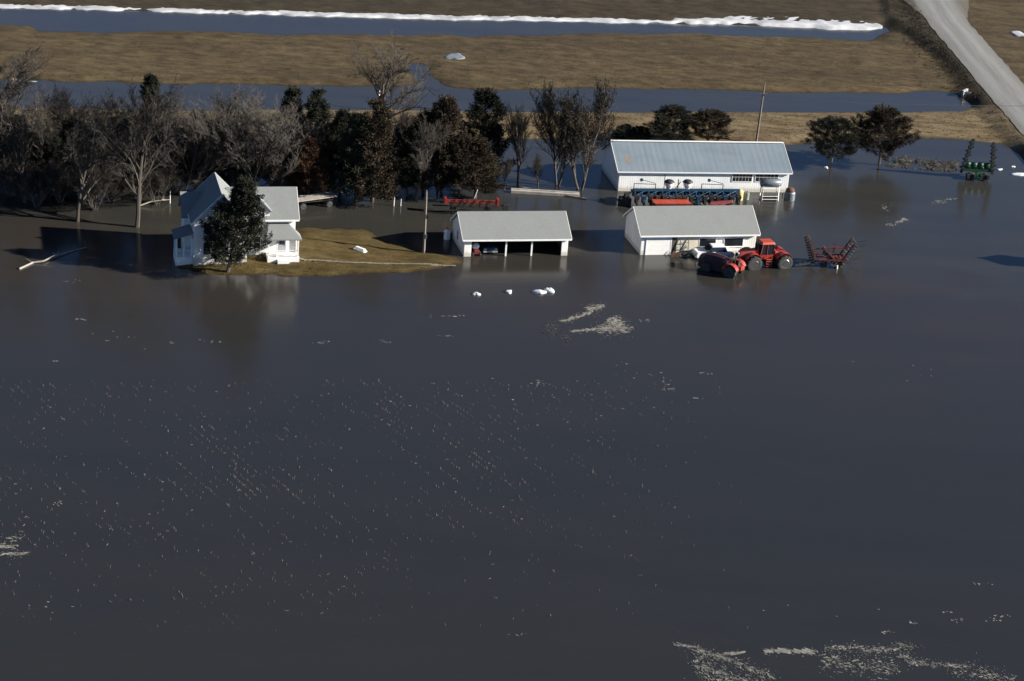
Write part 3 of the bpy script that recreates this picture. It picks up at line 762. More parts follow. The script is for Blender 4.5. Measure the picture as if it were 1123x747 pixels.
q = MB(); q.hexa([(-2.95, -.62, 1.22), (-.85, -.62, 1.22), (-.85, .62, 1.22), (-2.95, .62, 1.22)], [(-2.75, -.5, 1.75), (-.95, -.55, 2.1), (-.95, .55, 2.1), (-2.75, .5, 1.75)]); q.build('rear_deck', 'red', tr, bevel=.06)
for x in (-wb, wb):
    for s in (-1, 1):
        b = MB(); pts = []
        for i in range(8):
            t = R(25+130*i/7); pts.append((x+math.cos(t)*1.12, RW+math.sin(t)*1.12))
        for (xa, za), (xb, zb2) in zip(pts[:-1], pts[1:]):
            b.hexa([(xa, s*.5 if s > 0 else -1.35, za), (xb, s*.5 if s > 0 else -1.35, zb2), (xb, 1.35 if s > 0 else -.5, zb2), (xa, 1.35 if s > 0 else -.5, za)],
                   [(xa*1.0, s*.5 if s > 0 else -1.35, za+.05), (xb, s*.5 if s > 0 else -1.35, zb2+.05), (xb, 1.35 if s > 0 else -.5, zb2+.05), (xa, 1.35 if s > 0 else -.5, za+.05)])
        fixn(b.build('fender', 'red', tr))
q = MB()
for z in (.45, .75, 1.05, 1.3): q.box(-.35, .25, .95, 1.25, z, z+.05)
q.bar((-.37, 1.1, .4), (-.37, 1.1, 1.9), .05); q.bar((.27, 1.1, .4), (.27, 1.1, 1.9), .05); q.build('ladder', 'orange', tr)
q = MB(); q.box(-.5, .35, .6, 1.1, .55, 1.2); q.build('fuel_tank', 'iron', tr)

# older tractor, nose to the garage wall, hood coloured dark for the big tractor's shade
nw = pix(799.5, 304.0); th2 = R(152)
fx = Vector((math.cos(th2), math.sin(th2), 0)); ly = Vector((-fx.y, fx.x, 0))
tc_ = nw-ly*1.15
t2 = thing('row_crop_tractor', 'older dark red tractor with long rounded hood coloured dark as if shaded by the bigger tractor', 'tractor', (tc_.x, tc_.y, -.25), th2)
wheel(t2, 0, 1.15, .82, .82, .5, 'tank_grey', 1); wheel(t2, 0, -1.15, .82, .82, .5, 'tank_grey', -1)
wheel(t2, 3.1, .85, .62, .62, .36, 'tank_grey', 1); wheel(t2, 3.1, -.85, .62, .62, .36, 'tank_grey', -1)
q = MB(); q.box(-.5, 3.4, -.3, .3, .6, 1.0); q.box(-.12, .12, -1.1, 1.1, .7, .95); q.box(3.0, 3.2, -.8, .8, .55, .75); q.build('chassis', 'iron', t2)
b = MB(); prof = []
for (x, wd_, zt) in ((.72, .72, 2.0), (1.3, .78, 2.2), (2.4, .78, 2.28), (3.5, .74, 2.18), (4.15, .62, 1.9), (4.35, .5, 1.5)):
    prof.append([(x, -wd_, .45), (x, -wd_, zt-.45), (x, -wd_*.75, zt-.12), (x, 0, zt), (x, wd_*.75, zt-.12), (x, wd_, zt-.45), (x, wd_, .45)])
for r_ in prof: b.v.extend(r_)
for i in range(len(prof)-1):
    for j in range(6): b.f.append((i*7+j, i*7+j+1, (i+1)*7+j+1, (i+1)*7+j))
b.f.append(tuple(range(7))); b.f.append(tuple(range(35, 42))[::-1])
MT['maroon'] = mat('shade_dark_maroon', (.012, .006, .009), (.035, .010, .014), 1.2, rough=.45)  # shade painted into the hood: its red taken down to near black
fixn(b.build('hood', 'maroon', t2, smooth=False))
for s in (-1, 1):
    b = MB(); pts = [(math.cos(R(10+150*i/7))*.98, .82+math.sin(R(10+150*i/7))*.98) for i in range(8)]
    y0, y1 = (.62, 1.38) if s > 0 else (-1.38, -.62)
    for (xa, za), (xb, zb2) in zip(pts[:-1], pts[1:]):
        b.hexa([(xa, y0, za), (xb, y0, zb2), (xb, y1, zb2), (xa, y1, za)], [(xa, y0, za+.05), (xb, y0, zb2+.05), (xb, y1, zb2+.05), (xa, y1, za+.05)])
    fixn(b.build('fender', 'red', t2))
q = MB(); q.box(-.55, .1, -.28, .28, 1.2, 1.38); q.box(-.62, -.5, -.28, .28, 1.38, 1.95); q.build('seat', 'iron', t2)
q = MB(); q.tube([(.75, 0, 1.7), (.45, 0, 2.05)], .03, 6); q.lathe([(.22, -.02), (.25, 0), (.22, .02)], 16, (.42, 0, 2.08)); q.build('steering_wheel', 'iron', t2)
q = MB()
for s in (-1, 1): q.bar((-.3, s*.6, 1.2), (-.3, s*.6, 2.6), .08)
q.bar((-.3, -.6, 2.6), (-.3, .6, 2.6), .08); q.build('roll_bar', 'iron', t2)
q = MB(); q.box(-1.1, -.5, -.5, .5, 1.0, 1.5); q.build('rear_box', 'red', t2, bevel=.04)

# white pickup nosing the garage, mostly behind the older tractor
def car(name, label, cat, p, rz, body, z0=-.35, pick=False):
    t = thing(name, label, cat, (p.x, p.y, z0), rz)
    q = MB(); q.prism([(-2.3, .35), (2.3, .35), (2.35, .75), (2.2, .98), (.9, 1.08), (-2.2, 1.05), (-2.35, .8)], -.88, .88); fixn(q.build('body', body, t, bevel=.07))
    c0, c1 = (-.8, .9) if pick else (-1.5, .95)
    q = MB(); q.hexa([(c0, -.8, 1.07), (c1, -.8, 1.07), (c1, .8, 1.07), (c0, .8, 1.07)], [(c0+.25, -.66, 1.62), (c1-.55, -.66, 1.62), (c1-.55, .66, 1.62), (c0+.25, .66, 1.62)]); cb = q.build('cabin_glass', 'glass', t)
    q = MB(); q.hexa([(c0+.2, -.68, 1.622), (c1-.5, -.68, 1.622), (c1-.5, .68, 1.622), (c0+.2, .68, 1.622)], [(c0+.3, -.58, 1.7), (c1-.65, -.58, 1.7), (c1-.65, .58, 1.7), (c0+.3, .58, 1.7)]); q.build('roof', body, t, bevel=.02)
    for x in (-1.45, 1.45):
        for s in (-1, 1): wheel(t, x, s*.8, .34, .34, .22, 'tank_grey', s, 18)
    for s in (-1, 1):
        q = MB(); q.box(2.28, 2.37, s*.62-.16, s*.62+.16, .7, .86); q.build('headlight', 'silver', t)
    q = MB(); q.box(2.36, 2.44, -.85, .85, .42, .6); q.build('bumper', 'silver', t)
    return t
p = pix(784, 286)
p = p+Vector((-.2, 1.2, 0))
car('white_car', 'white car by the garage wall half hidden behind the dark rounded tractor', 'car', p, R(195), 'car_white', -.15)
def inshed(u, v, z=0): c_, s_ = math.cos(R(14.5)), math.sin(R(14.5)); return Vector((sb_.x+u*c_-v*s_, sb_.y+u*s_+v*c_, z))
car('parked_car', 'dark blue car with bright bumper inside the open shed', 'car', inshed(3.3, 3.1), R(-75.5), 'blue_paint', -.2)
# small white-topped red machine in the first bay
p = inshed(1.55, .95)
mw = thing('garden_tractor', 'small red machine with rounded white top in the left bay of the shed', 'machine', (p.x, p.y, -.2), R(-75))
q = MB(); q.box(-.6, .7, -.32, .32, .35, .85); q.build('body', 'dark_red', mw, bevel=.06)
q = MB(); q.lathe([(.02, 1.52), (.25, 1.46), (.42, 1.3), (.46, 1.1), (.40, .9)], 16, (0, 0, 0)); fixn(q.build('canopy', 'car_white', mw, smooth=True))
for x in (-.45, .5):
    for s in (-1, 1): wheel(mw, x, s*.42, .3, .3, .2, 'tank_grey', s, 16)

# navy planter in front of the long shed
a0 = pix(690, 224); a1 = pix(811, 224.5); dv = a1-a0; an = math.atan2(dv.y, dv.x); LP = dv.length
pl = thing('planter', 'long navy blue row crop planter parked in front of the machine shed', 'planter', (a0.x, a0.y, 0), an)
q = MB(); q.box(.3, LP-.2, -.15, .15, 1.75, 2.05); q.box(.3, LP-.2, .9, 1.1, 1.45, 1.65); q.box(.3, LP-.2, -.9, -.72, 1.3, 1.5)
for i in range(9): x = .5+i*(LP-1)/8; q.bar((x, -.8, 1.4), (x, 1.0, 1.55), .12)
for i in range(8): x = .5+i*(LP-1)/8; q.bar((x, -.8, 1.45), (x+(LP-1)/8, .0, 1.9), .08)
q.box(.4, LP-.3, .3, .6, .9, 1.75)
q.build('toolbar', 'navy', pl)
q = MB(); q.box(-1.3, .1, -.6, .6, -.2, .9); q.bar((-1.6, 0, .5), (.3, 0, 1.7), .2); q.box(-.7, -.2, -.4, .4, .9, 1.4); q.build('drive_box', 'iron', pl)
for i in range(16):
    x = .6+i*(LP-1.2)/15
    b = MB(); b.box(x-.14, x+.14, -1.5, -.5, .45, .95); b.hexa([(x-.2, -1.35, .95), (x+.2, -1.35, .95), (x+.2, -.85, .95), (x-.2, -.85, .95)], [(x-.3, -1.5, 1.5), (x+.3, -1.5, 1.5), (x+.3, -.75, 1.5), (x-.3, -.75, 1.5)])
    b.bar((x, -.5, .7), (x, -.1, 1.75), .12); b.lathe([(.3, -.05), (.3, .05)], 14, (x-.0, -1.6, .3), 'X'); b.build('row_unit', 'navy' if i % 4 == 1 else 'iron', pl)
for x in (5.0, 7.4):
    q = MB(); q.lathe([(.3, 2.06), (.55, 2.5), (.6, 2.85)], 18, (x, .2, 0)); hp = fixn(q.build('seed_hopper', 'car_white', pl))
    q = MB(); q.lathe([(.66, 2.852), (.64, 2.95), (.4, 3.15), (.02, 3.22)], 18, (x, .2, 0)); fixn(q.build('lid', 'iron', hp, smooth=True))
for x0 in (.4, 9.2):
    q = MB(); q.bar((x0, 0, 2.06), (x0, 0, 2.75), .09); q.bar((x0+2.8, 0, 2.06), (x0+2.8, 0, 2.65), .09); q.bar((x0, 0, 2.72), (x0+2.8, 0, 2.62), .07)
    q.bar((x0+1.0, 0, 3.2), (x0+2.8, 0, 2.75), .06); q.lathe([(.22, -.03), (.22, .03)], 14, (x0+.9, 0, 3.2), 'Y'); q.build('marker_arm', 'navy', pl)
q = MB(); q.bar((4.35, .2, 2.0), (4.35, .2, 3.9), .08); q.bar((6.2, .3, 2.0), (6.2, .3, 3.2), .1); q.bar((5.9, .3, 2.0), (6.5, .3, 2.9), .08); q.build('mast', 'iron', pl)
for x in (3.6, 8.8):
    for s in (-.35, .35): wheel(pl, x+s, .55, .5, .5, .3, 'tank_grey', -1, 18)

# red hopper wagon between planter and garage
p = pix(735, 230)
hw = thing('hopper_wagon', 'bright orange red hopper wagon showing above the garage roof ridge', 'wagon', (p.x, p.y, 0), R(13))
q = MB(); q.hexa([(-1.5, -.7, .35), (1.5, -.7, .35), (1.5, .7, .35), (-1.5, .7, .35)], [(-2.35, -1.1, 1.12), (2.35, -1.1, 1.12), (2.35, 1.1, 1.12), (-2.35, 1.1, 1.12)]); q.build('hopper', 'orange', hw)
q = MB(); q.box(-2.35, 2.35, -1.14, -1.101, 1.04, 1.16); q.box(-2.35, 2.35, 1.101, 1.14, 1.04, 1.16); q.build('rim', 'dark_red', hw)
q = MB(); q.box(-1.4, 1.4, -.5, .5, .1, .34); q.bar((-1.4, 0, .2), (-3.4, 0, .2), .1); q.build('chassis', 'iron', hw)
for x in (-1.4, 1.4):
    for s in (-1, 1): wheel(hw, x, s*.85, .05, .45, .25, 'tank_grey', s, 18)
p = pix(789, 227)
im = thing('mower', 'dull dark red mower with low deck right of the hopper wagon', 'mower', (p.x, p.y, 0), R(13))
q = MB(); q.hexa([(-1.6, -.8, .5), (1.6, -.8, .5), (1.6, .8, .5), (-1.6, .8, .5)], [(-1.45, -.6, .85), (1.45, -.6, 1.1), (1.45, .6, 1.1), (-1.45, .6, .85)]); q.build('deck', 'dark_red', im, bevel=.06)
for s in (-1, 1): wheel(im, 1.3, s*.95, .4, .42, .25, 'yellow', s, 18)
q = MB(); q.bar((-1.6, 0, .8), (-3.2, 0, .6), .12); q.build('drawbar', 'iron', im)

# fuel tank on a white stand, small tanks and barrels by the long shed
p = pix(843, 219); ft = thing('fuel_tank', 'grey cylindrical fuel tank raised on a white frame before the shed windows', 'tank', (p.x, p.y, 0), R(12.5))
q = MB(); q.lathe([(.02, -1.42), (.35, -1.36), (.55, -1.2), (.55, 1.2), (.35, 1.36), (.02, 1.42)], 20, (0, 0, 2.25), 'X'); fixn(q.build('tank', 'tank_grey', ft, smooth=True))
for x in (-1.1, 1.1):
    for y in (-.5, .5):
        q = MB(); q.bar((x, y, -.4), (x*.95, y*.8, 1.95), .10); q.build('leg', 'white_trim', ft)
q = MB(); q.bar((-1.1, -.5, .6), (1.1, -.5, .6), .07); q.bar((-1.1, -.5, 1.6), (1.1, -.5, 1.6), .07); q.bar((-1.1, .5, 1.6), (1.1, .5, 1.6), .07); q.bar((-1.1, -.5, .2), (1.1, -.5, .2), .06); q.build('brace', 'white_trim', ft)
q = MB(); q.box(-1.0, .9, -.35, .35, -.2, .5); q.build('pump_box', 'iron', ft)
p = pix(865.5, 219); rt = thing('round_tank', 'short pale grey round tank with dark lid at the right end of the long shed', 'tank', (p.x, p.y, 0))
q = MB(); q.lathe([(.66, -.4), (.7, -.1), (.7, .95), (.62, 1.1)], 20); q.build('body', 'tank_grey', rt, smooth=False)
q = MB(); q.lathe([(.6, 1.102), (.55, 1.4), (.35, 1.6), (.02, 1.65)], 18); fixn(q.build('lid', 'rust', rt))
q = MB(); q.tube([(-.72, -.2, .2), (-.95, -.2, .2), (-.95, -.2, .9)], .05, 6); q.build('hose', 'iron', rt)
p = pix(818.5, 218.5); q = MB(); q.lathe([(.32, -.4), (.34, -.1), (.32, .3), (.34, .5), (.32, .9), (.28, .95)], 16); o = q.build('barrel', 'green_grey', None); o.location = p; tag(o, 'grey green barrel standing in water between planter and tank stand', 'barrel')
p = pix(810.5, 219); o = MB().lathe([(.42, -.4), (.46, .2), (.46, 1.1), (.3, 1.35), (.02, 1.4)], 16).build('yellow_drum', 'yellow'); o.location = p; tag(o, 'faded yellow drum at the right end of the navy planter', 'drum')

# red tine harrow behind the open shed
p = pix(488, 234); hr = thing('tine_harrow', 'red latticed tine harrow frame behind the open shed roof', 'harrow', (p.x, p.y, 0), R(9))
q = MB(); LH = 6.4
q.bar((0, 0, 1.75), (LH, 0, 1.75), .09); q.bar((0, 0, 1.3), (LH, 0, 1.3), .07); q.bar((0, .7, 1.3), (LH, .7, 1.3), .07)
for i in range(8):
    x = i*LH/8; xm = x+LH/16
    q.bar((x, 0, 1.3), (xm, 0, 1.75), .10); q.bar((xm, 0, 1.75), (x+LH/8, 0, 1.3), .10); q.bar((x, 0, 1.3), (x, .7, 1.3), .06)
for x in (0, LH): q.box(x-.12, x+.12, -.1, .8, 1.15, 1.9)
q.build('frame', 'red', hr)
q = MB()
for i in range(16): q.bar((.2+i*LH/16, .1, 1.25), (.1+i*LH/16, -.4, .1), .05)
q.bar((-1.6, .3, .9), (LH+1.2, .3, .9), .14); q.bar((-1.6, -.3, .5), (LH, -.3, .5), .12); q.build('tine_row', 'iron', hr)
q = MB()
for x in (.9, 1.9, 2.5, 3.4, 4.4, 5.3): q.bar((x, -.12, .7), (x+.25, -.12, 1.85), .09); q.box(x-.2, x+.25, -.22, -.06, .95, 1.28)
q.bar((.2, -.14, 1.1), (LH+.9, -.14, 1.0), .1); q.bar((LH, 0, 1.0), (LH+1.3, .2, 1.5), .12); q.box(LH+.7, LH+1.3, -.1, .5, .5, 1.3); q.build('spring_bank', 'iron', hr)
for x in (1.0, 5.2): wheel(hr, x, .35, .4, .42, .25, 'tank_grey', -1, 16)
q = MB(); q.bar((LH*.55, .3, 1.9), (LH*.6, .3, 3.0), .08); q.build('lever', 'white_trim', hr)

# long concrete slab and pipe by the grove
s0 = pix(560, 211); s1 = pix(635, 215.5); d = s1-s0
o = MB(); o.box(0, d.length, -.35, .35, -.4, .38); o.box(0, d.length, .1, .34, .383, .5); o = o.build('concrete_bunk', 'concrete', None, bevel=.04); o.location = s0; o.rotation_euler.z = math.atan2(d.y, d.x); tag(o, 'long pale concrete feed bunk lying in water beyond the open shed', 'feed bunk')
s0 = pix(541, 203); s1 = pix(643, 219)
o = MB().tube([s0+Vector((0, 0, .25)), (s0+s1)/2+Vector((0, .1, .22)), s1+Vector((0, 0, .1))], [.1, .11, .09], 8).build('fallen_pole', 'driftwood'); tag(o, 'thin pale fallen pole lying alongside the long concrete bunk', 'pole')

# flat hay wagon behind the house
p0 = pix(322, 228); p1 = pix(366, 224); d = p1-p0
hwag = thing('hay_wagon', 'weathered flat hay wagon with pale boards behind the farmhouse', 'wagon', p0, math.atan2(d.y, d.x))
LL = d.length
for i, yy in enumerate((-.75, -.25, .25, .75)):
    q = MB(); q.hexa([(0, yy-.23, 1.02), (LL, yy-.23, 1.25), (LL, yy+.22, 1.25), (0, yy+.22, 1.02)], [(0, yy-.23, 1.1), (LL, yy-.23, 1.33), (LL, yy+.22, 1.33), (0, yy+.22, 1.1)]); q.build('plank', 'wood_grey', hwag)
q = MB(); q.box(.3, LL-.3, -.5, .5, .7, .9); q.bar((LL-.8, 0, .2), (LL-.8, 0, 1.2), .14); q.build('chassis', 'iron', hwag)
for x in (.9, LL-.9):
    for s in (-1, 1): wheel(hwag, x, s*.75, .3, .4, .2, 'tank_grey', s, 16)

# white trough on the lawn
p = pix(395, 276, .2); zt = zground(p.x, p.y)
q = MB(); q.hexa([(-.75, -.28, 0), (.75, -.28, 0), (.75, .28, 0), (-.75, .28, 0)], [(-.6, -.16, .32), (.6, -.16, .32), (.6, .16, .32), (-.6, .16, .32)]); q.box(-.8, .8, -.33, .33, -.03, .03)
o = q.build('overturned_trough', 'white_trim', None, bevel=.03); o.location = (p.x, p.y, zt+.03); o.rotation_euler = (0, R(4), R(-32)); tag(o, 'small white overturned trough lying alone on the brown lawn', 'trough')
# white bottle gas cylinder at the far corner of the open shed
p = inshed(-.75, 6.1)
gt = thing('gas_cylinder', 'white gas cylinder standing at the back left corner of the open shed', 'gas tank', (p.x, p.y, 0))
q = MB(); q.lathe([(.32, -.3), (.38, -.2), (.38, .95), (.25, 1.15), (.08, 1.2)], 16); q.build('body', 'car_white', gt, smooth=False)
q = MB(); q.lathe([(.07, 1.2), (.07, 1.3), (.13, 1.3), (.13, 1.4)], 10); q.build('valve', 'tank_grey', gt)
# small cart frame by the garage wall
p = pix(750, 280.5); ct = thing('hand_cart', 'small grey hand cart leaning on the garage wall left of the tractors', 'cart', (p.x, p.y, 0), R(15))
q = MB()
for x in (-.5, .5): q.bar((x, 0, -.2), (x, .35, 1.9), .08)
for z in (.3, .9, 1.5): q.bar((-.5, .05+z*.16, z), (.5, .05+z*.16, z), .06)
q.box(-.6, .6, -.5, .05, .0, .12); q.build('frame', 'tank_grey', ct)
for s in (-1, 1): wheel(ct, .0, s*.0+(-.3 if s < 0 else .3), .25, .28, .12, 'tank_grey', s, 14)
p = pix(744, 281.5)
t = thing('plough', 'dark walking plough frame in the water left of the grey cart', 'plough', (p.x, p.y, 0), R(10))
q = MB(); q.bar((-.9, 0, .2), (.9, 0, .75), .12); q.bar((-.6, .2, .1), (.6, .3, .6), .1); q.bar((.2, 0, .5), (.9, .1, 1.3), .06); q.bar((.2, .2, .5), (.9, .5, 1.3), .06); q.build('beam', 'iron', t)
for x in (-.7, -.1): q = MB(); q.lathe([(.3, -.03), (.34, 0), (.3, .03)], 14, (x, -.1, .2), 'Y'); q.build('disc', 'rust', t)

# folded disk harrow right of the tractors
p = pix(912, 293); dh = thing('disk_harrow', 'dark red disk harrow with upright folded wings right of the tractors', 'disk harrow', (p.x, p.y, 0), R(6))
q = MB()
for y in (-.5, .6, 1.6): q.bar((-1.9, y, 1.0), (1.7, y, 1.05), .13)
for x in (-1.7, -.6, .6, 1.5): q.bar((x, -.6, 1.0), (x, 1.7, 1.05), .12)
q.bar((-2.6, .6, 1.9), (2.2, .6, 2.35), .12); q.bar((-1.4, .2, 2.2), (2.1, .2, 2.4), .10); q.bar((-.2, -.4, .9), (.4, 1.3, 2.4), .12)
q.build('centre_frame', 'dark_red', dh)
def wing(x0, z0, x1, z1, y0, y1, n):
    b = MB(); a = Vector((x0, 0, z0)); c_ = Vector((x1, 0, z1))
    for y in (y0, y1): b.bar((a.x, y, a.z), (c_.x, y, c_.z), .15)
    for i in range(5):
        t = i/4; q_ = a.lerp(c_, t); b.bar((q_.x, y0, q_.z), (q_.x, y1, q_.z), .1)
    wg = b.build('wing', 'rust', dh)
    dr = (c_-a).normalized(); off = Vector((-dr.z, 0, dr.x))*(.32 if x1 < x0 else -.32)
    for y in (y0, y1):
        g = MB(); g.bar(a+off+Vector((0, y, 0)), c_+off+Vector((0, y, 0)), .06)
        for i in range(n):
            t = (i+.5)/n; q_ = a.lerp(c_, t)+off
            pr_ = [(.02, -.03), (.26, 0), (.02, .03)]; o_ = len(g.v)
            for k_ in range(12):
                tt = 2*math.pi*k_/12; e = Vector((0, math.cos(tt), 0))*.26+off.normalized()*math.sin(tt)*.26
                g.v.append(tuple(q_+Vector((0, y, 0))+e))
            g.f.append(tuple(range(o_, o_+12))); g.v.append(tuple(q_+Vector((0, y, 0))+dr*.08)); m_ = len(g.v)-1
            for k_ in range(12): g.f.append((o_+k_, o_+(k_+1) % 12, m_))
        g.build('disc_gang', 'iron', wg)
wing(-2.0, .55, -2.95, 3.35, -.4, 1.3, 9); wing(.6, .3, 2.35, 3.3, -.4, 1.3, 9); wing(-1.1, 2.3, .55, .7, -.3, .8, 6)
for x in (-1.0, 1.0): wheel(dh, x, -.1, .35, .42, .26, 'tank_grey', -1, 16)
q = MB()
for i in range(8):
    x = 2.6+i*.2; q.tube([(x, 1.6, -.3), (x+.08, 1.5, 1.6+.12*i), (x+.2, 1.4, 2.2+.15*i)], .028, 4)
for z in (.6, 1.3, 2.0, 2.6): q.tube([(2.4, 1.55, z), (4.2, 1.5, z+.35)], .03, 4)
q.bar((1.2, .9, .8), (4.1, 1.5, .9), .08); q.build('tine_rake', 'iron', dh)
q = MB(); q.bar((-2.0, -.2, .6), (-4.6, -.8, .3), .16); q.bar((-2.0, .8, .6), (-4.6, -.8, .3), .12); q.build('drawbar', 'iron', dh)
q = MB(); q.tube([(.5, -.6, -.2), (.5, -.6, .45)], .1, 8); q.build('jack', 'car_white', dh)

# green planter with upright wings
p = pix(1070, 195.5); gpn = thing('folded_planter', 'green planter with two dark wings folded upright at the far right', 'planter', (p.x, p.y, 0), R(4)); gpn.scale = (1.12, 1.12, 1.12)
q = MB(); q.box(-1.8, 1.9, -.25, .25, .9, 1.2); q.box(-1.7, 1.8, .9, 1.1, .8, 1.0); q.bar((-1.2, -.8, .5), (1.2, .9, 1.3), .18); q.bar((0, -1.2, .3), (0, 1.0, 1.2), .25); q.build('frame', 'green', gpn)
for i in range(4):
    x = -1.2+i*.8
    q = MB(); q.lathe([(.28, 1.202), (.42, 1.5), (.42, 1.8), (.3, 1.95), (.02, 2.0)], 14, (x, .1, 0)); fixn(q.build('seed_box', 'green', gpn))
    q = MB(); q.box(x-.15, x+.15, -1.1, -.26, .2, .7); q.build('row_unit', 'iron', gpn)
for s in (-1, 1): wheel(gpn, s*.9, -.6, .35, .5, .32, 'yellow' if s > 0 else 'iron', -1, 18)
for x0, x1, zt in ((-1.9, -1.0, 4.9), (1.9, 1.5, 4.6)):
    b = MB(); b.bar((x0, 0, .6), (x1, 0, zt), .2, .3)
    ra = random.Random(int(x0*10))
    for i in range(7):
        t = .15+i*.12; x = x0+(x1-x0)*t; z = .6+(zt-.6)*t; s = 1 if i % 2 else -1
        b.box(x-.2, x+.2, -.3, .3, z-.14, z+.16); b.bar((x, 0, z), (x+s*.42, -.1, z+.12), .10, .16)
    b.build('wing', 'iron', gpn)

# ------------------------------------------------------------------ trees
def perp(d, ra):
    a = Vector((ra.gauss(0, 1), ra.gauss(0, 1), ra.gauss(0, 1))); a = a-d*a.dot(d); return a.normalized()
def bare_tree(seed, stems=1, spread=1.0, upright=.25, clear=.22, fine=1.0, low=True):
    """meshes (trunk with limbs, twigs) of a leafless tree of unit height"""
    ra = random.Random(seed); limbs = MB(); twigs = MB(); tips = []
    def branch(p, d, L, r, lev):
        n = 5 if lev < 2 else (4 if lev == 2 else 3)
        pts = [p.copy()]; rad = [r]; q = p.copy(); dd = d.copy()
        for i in range(n):
            dd = (dd+perp(dd, ra)*(.16 if lev else .07)+Vector((0, 0, upright*(.15 if lev else .05)))).normalized()
            q = q+dd*(L/n); pts.append(q.copy()); rad.append(r*(1-(.62 if lev else .5)*(i+1)/n))
        if lev <= 1: limbs.tube(pts, rad, 7 if lev == 0 else 5, cap=(lev == 0))
        elif lev == 2: limbs.tube(pts, rad, 4, cap=False)
        else: twigs.tube(pts, [max(v, .00056) for v in rad], 3, cap=False)
        if lev == 4: tips.append(q.copy()); return
        cnt = [ra.randint(9, 11), ra.randint(7, 9), ra.randint(7, 9), int(5*fine)][lev]
        t0 = [clear/(L+.001), .22, .12, .1][lev]
        for i in range(cnt):
            t = min(.99, t0+(1-t0)*(i+ra.random()*.8)/cnt); f = t*n; k_ = min(n-1, int(f)); b = pts[k_].lerp(pts[k_+1], f-k_)
            ax = (pts[k_+1]-pts[k_]).normalized(); w = ra.uniform(.45, 1.0)*spread*(1.15 if lev else 1.0)*(1.25-t*.7 if lev == 0 else 1)
            nd = (ax*1.0+perp(ax, ra)*w+Vector((0, 0, .12))).normalized()
            if lev == 0: l2 = ra.uniform(.32, .48)*(1.12-.55*t)
            else: l2 = L*ra.uniform(.38, .62)*(1.05-.4*t)
            branch(b, nd, l2, max(rad[k_]*ra.uniform(.42, .66), .0011), lev+1)
        if lev < 3:   # leader carries on
            branch(q, (dd+perp(dd, ra)*.25).normalized(), L*(.42 if lev == 0 else .5), rad[-1]*.9, lev+1)
    for s in range(stems):
        a = 6.28*s/stems+ra.random(); e = 0 if stems == 1 else .28
        d = Vector((math.cos(a)*e, math.sin(a)*e, 1)).normalized()
        branch(Vector((math.cos(a)*.012*(stems > 1), math.sin(a)*.012*(stems > 1), -.03)), d, ra.uniform(.5, .62), .016/(stems**.4), 0)
    zm = max(v[2] for v in twigs.v); wm = sorted(abs(v[0]) for v in twigs.v)[int(len(twigs.v)*.97)]
    for m in (limbs, twigs):
        m.v = [(x/zm, y/zm, z/zm) for x, y, z in m.v]
    return limbs, twigs, wm/zm, [t/zm for t in tips]

def cedar_tree(seed, shape='cone', clumps=230, leaf=1.0):
    """trunk and scattered foliage sprays of an evergreen of unit height, half width about .3"""
    ra = random.Random(seed); tk = MB(); fo = MB()
    tk.tube([(0, 0, -.05), (ra.uniform(-.01, .01), 0, .3), (ra.uniform(-.02, .02), .01, .62), (0, 0, .93)], [.026, .02, .012, .003], 7)
    ph = [ra.uniform(0, 6.28) for _ in range(6)]
    base = {'round': .26, 'ragged': .15}.get(shape, .08)
    def prof(t):
        if shape == 'cone': return .30*(min(1, t*7+.35))*(1-t)**.75+.012
        if shape == 'column': return .17*(min(1, t*6+.4))*(1-t**2.4)**.8+.01
        if shape == 'round': return .40*max(0, math.sin(math.pi*min(.985, t*.8+.17)))**.6
        return .34*(min(1, t*5+.35))*(1-t)**.8+.02     # ragged
    for c_ in range(clumps):
        t = ra.random()**.95; a = ra.uniform(0, 6.28)
        Rr = prof(t)*(1+.22*math.sin(2*a+ph[0]+5*t)+.18*math.sin(3*a+ph[1]-9*t)+.15*math.sin(13*t+ph[2]+a))
        f = 1.0 if ra.random() < .72 else ra.uniform(.35, .9)
        f *= ra.uniform(.74, 1.2); z = base+(1-base)*t*.97
        c0 = Vector((Rr*f*math.cos(a), Rr*f*math.sin(a), z))
        out = Vector((math.cos(a), math.sin(a), .55 if shape != 'round' else .35)).normalized()
        if ra.random() < .22: tk.tube([(0, 0, max(.05, z-.07)), tuple(c0)], [.007, .002], 4, cap=False)
        ln = ra.uniform(.045, .085)
        for i in range(ra.randint(92, 134)):
            s = ra.uniform(-.6, 1.0); off = out*s*ln+Vector((ra.gauss(0, .021), ra.gauss(0, .021), ra.gauss(0, .019)))*(1.15-.5*max(0, s))
            p = c0+off; d = (out*.9+Vector((ra.gauss(0, .55), ra.gauss(0, .55), ra.gauss(0, .5)))).normalized()
            sd = perp(d, ra); l_ = ra.uniform(.0065, .0135)*leaf; w_ = l_*ra.uniform(.3, .5)
            fo.add([p-sd*w_, p+sd*w_, p+d*l_*2+sd*w_*.4, p+d*l_*2-sd*w_*.4], [(0, 1, 2, 3)])
    return tk, fo

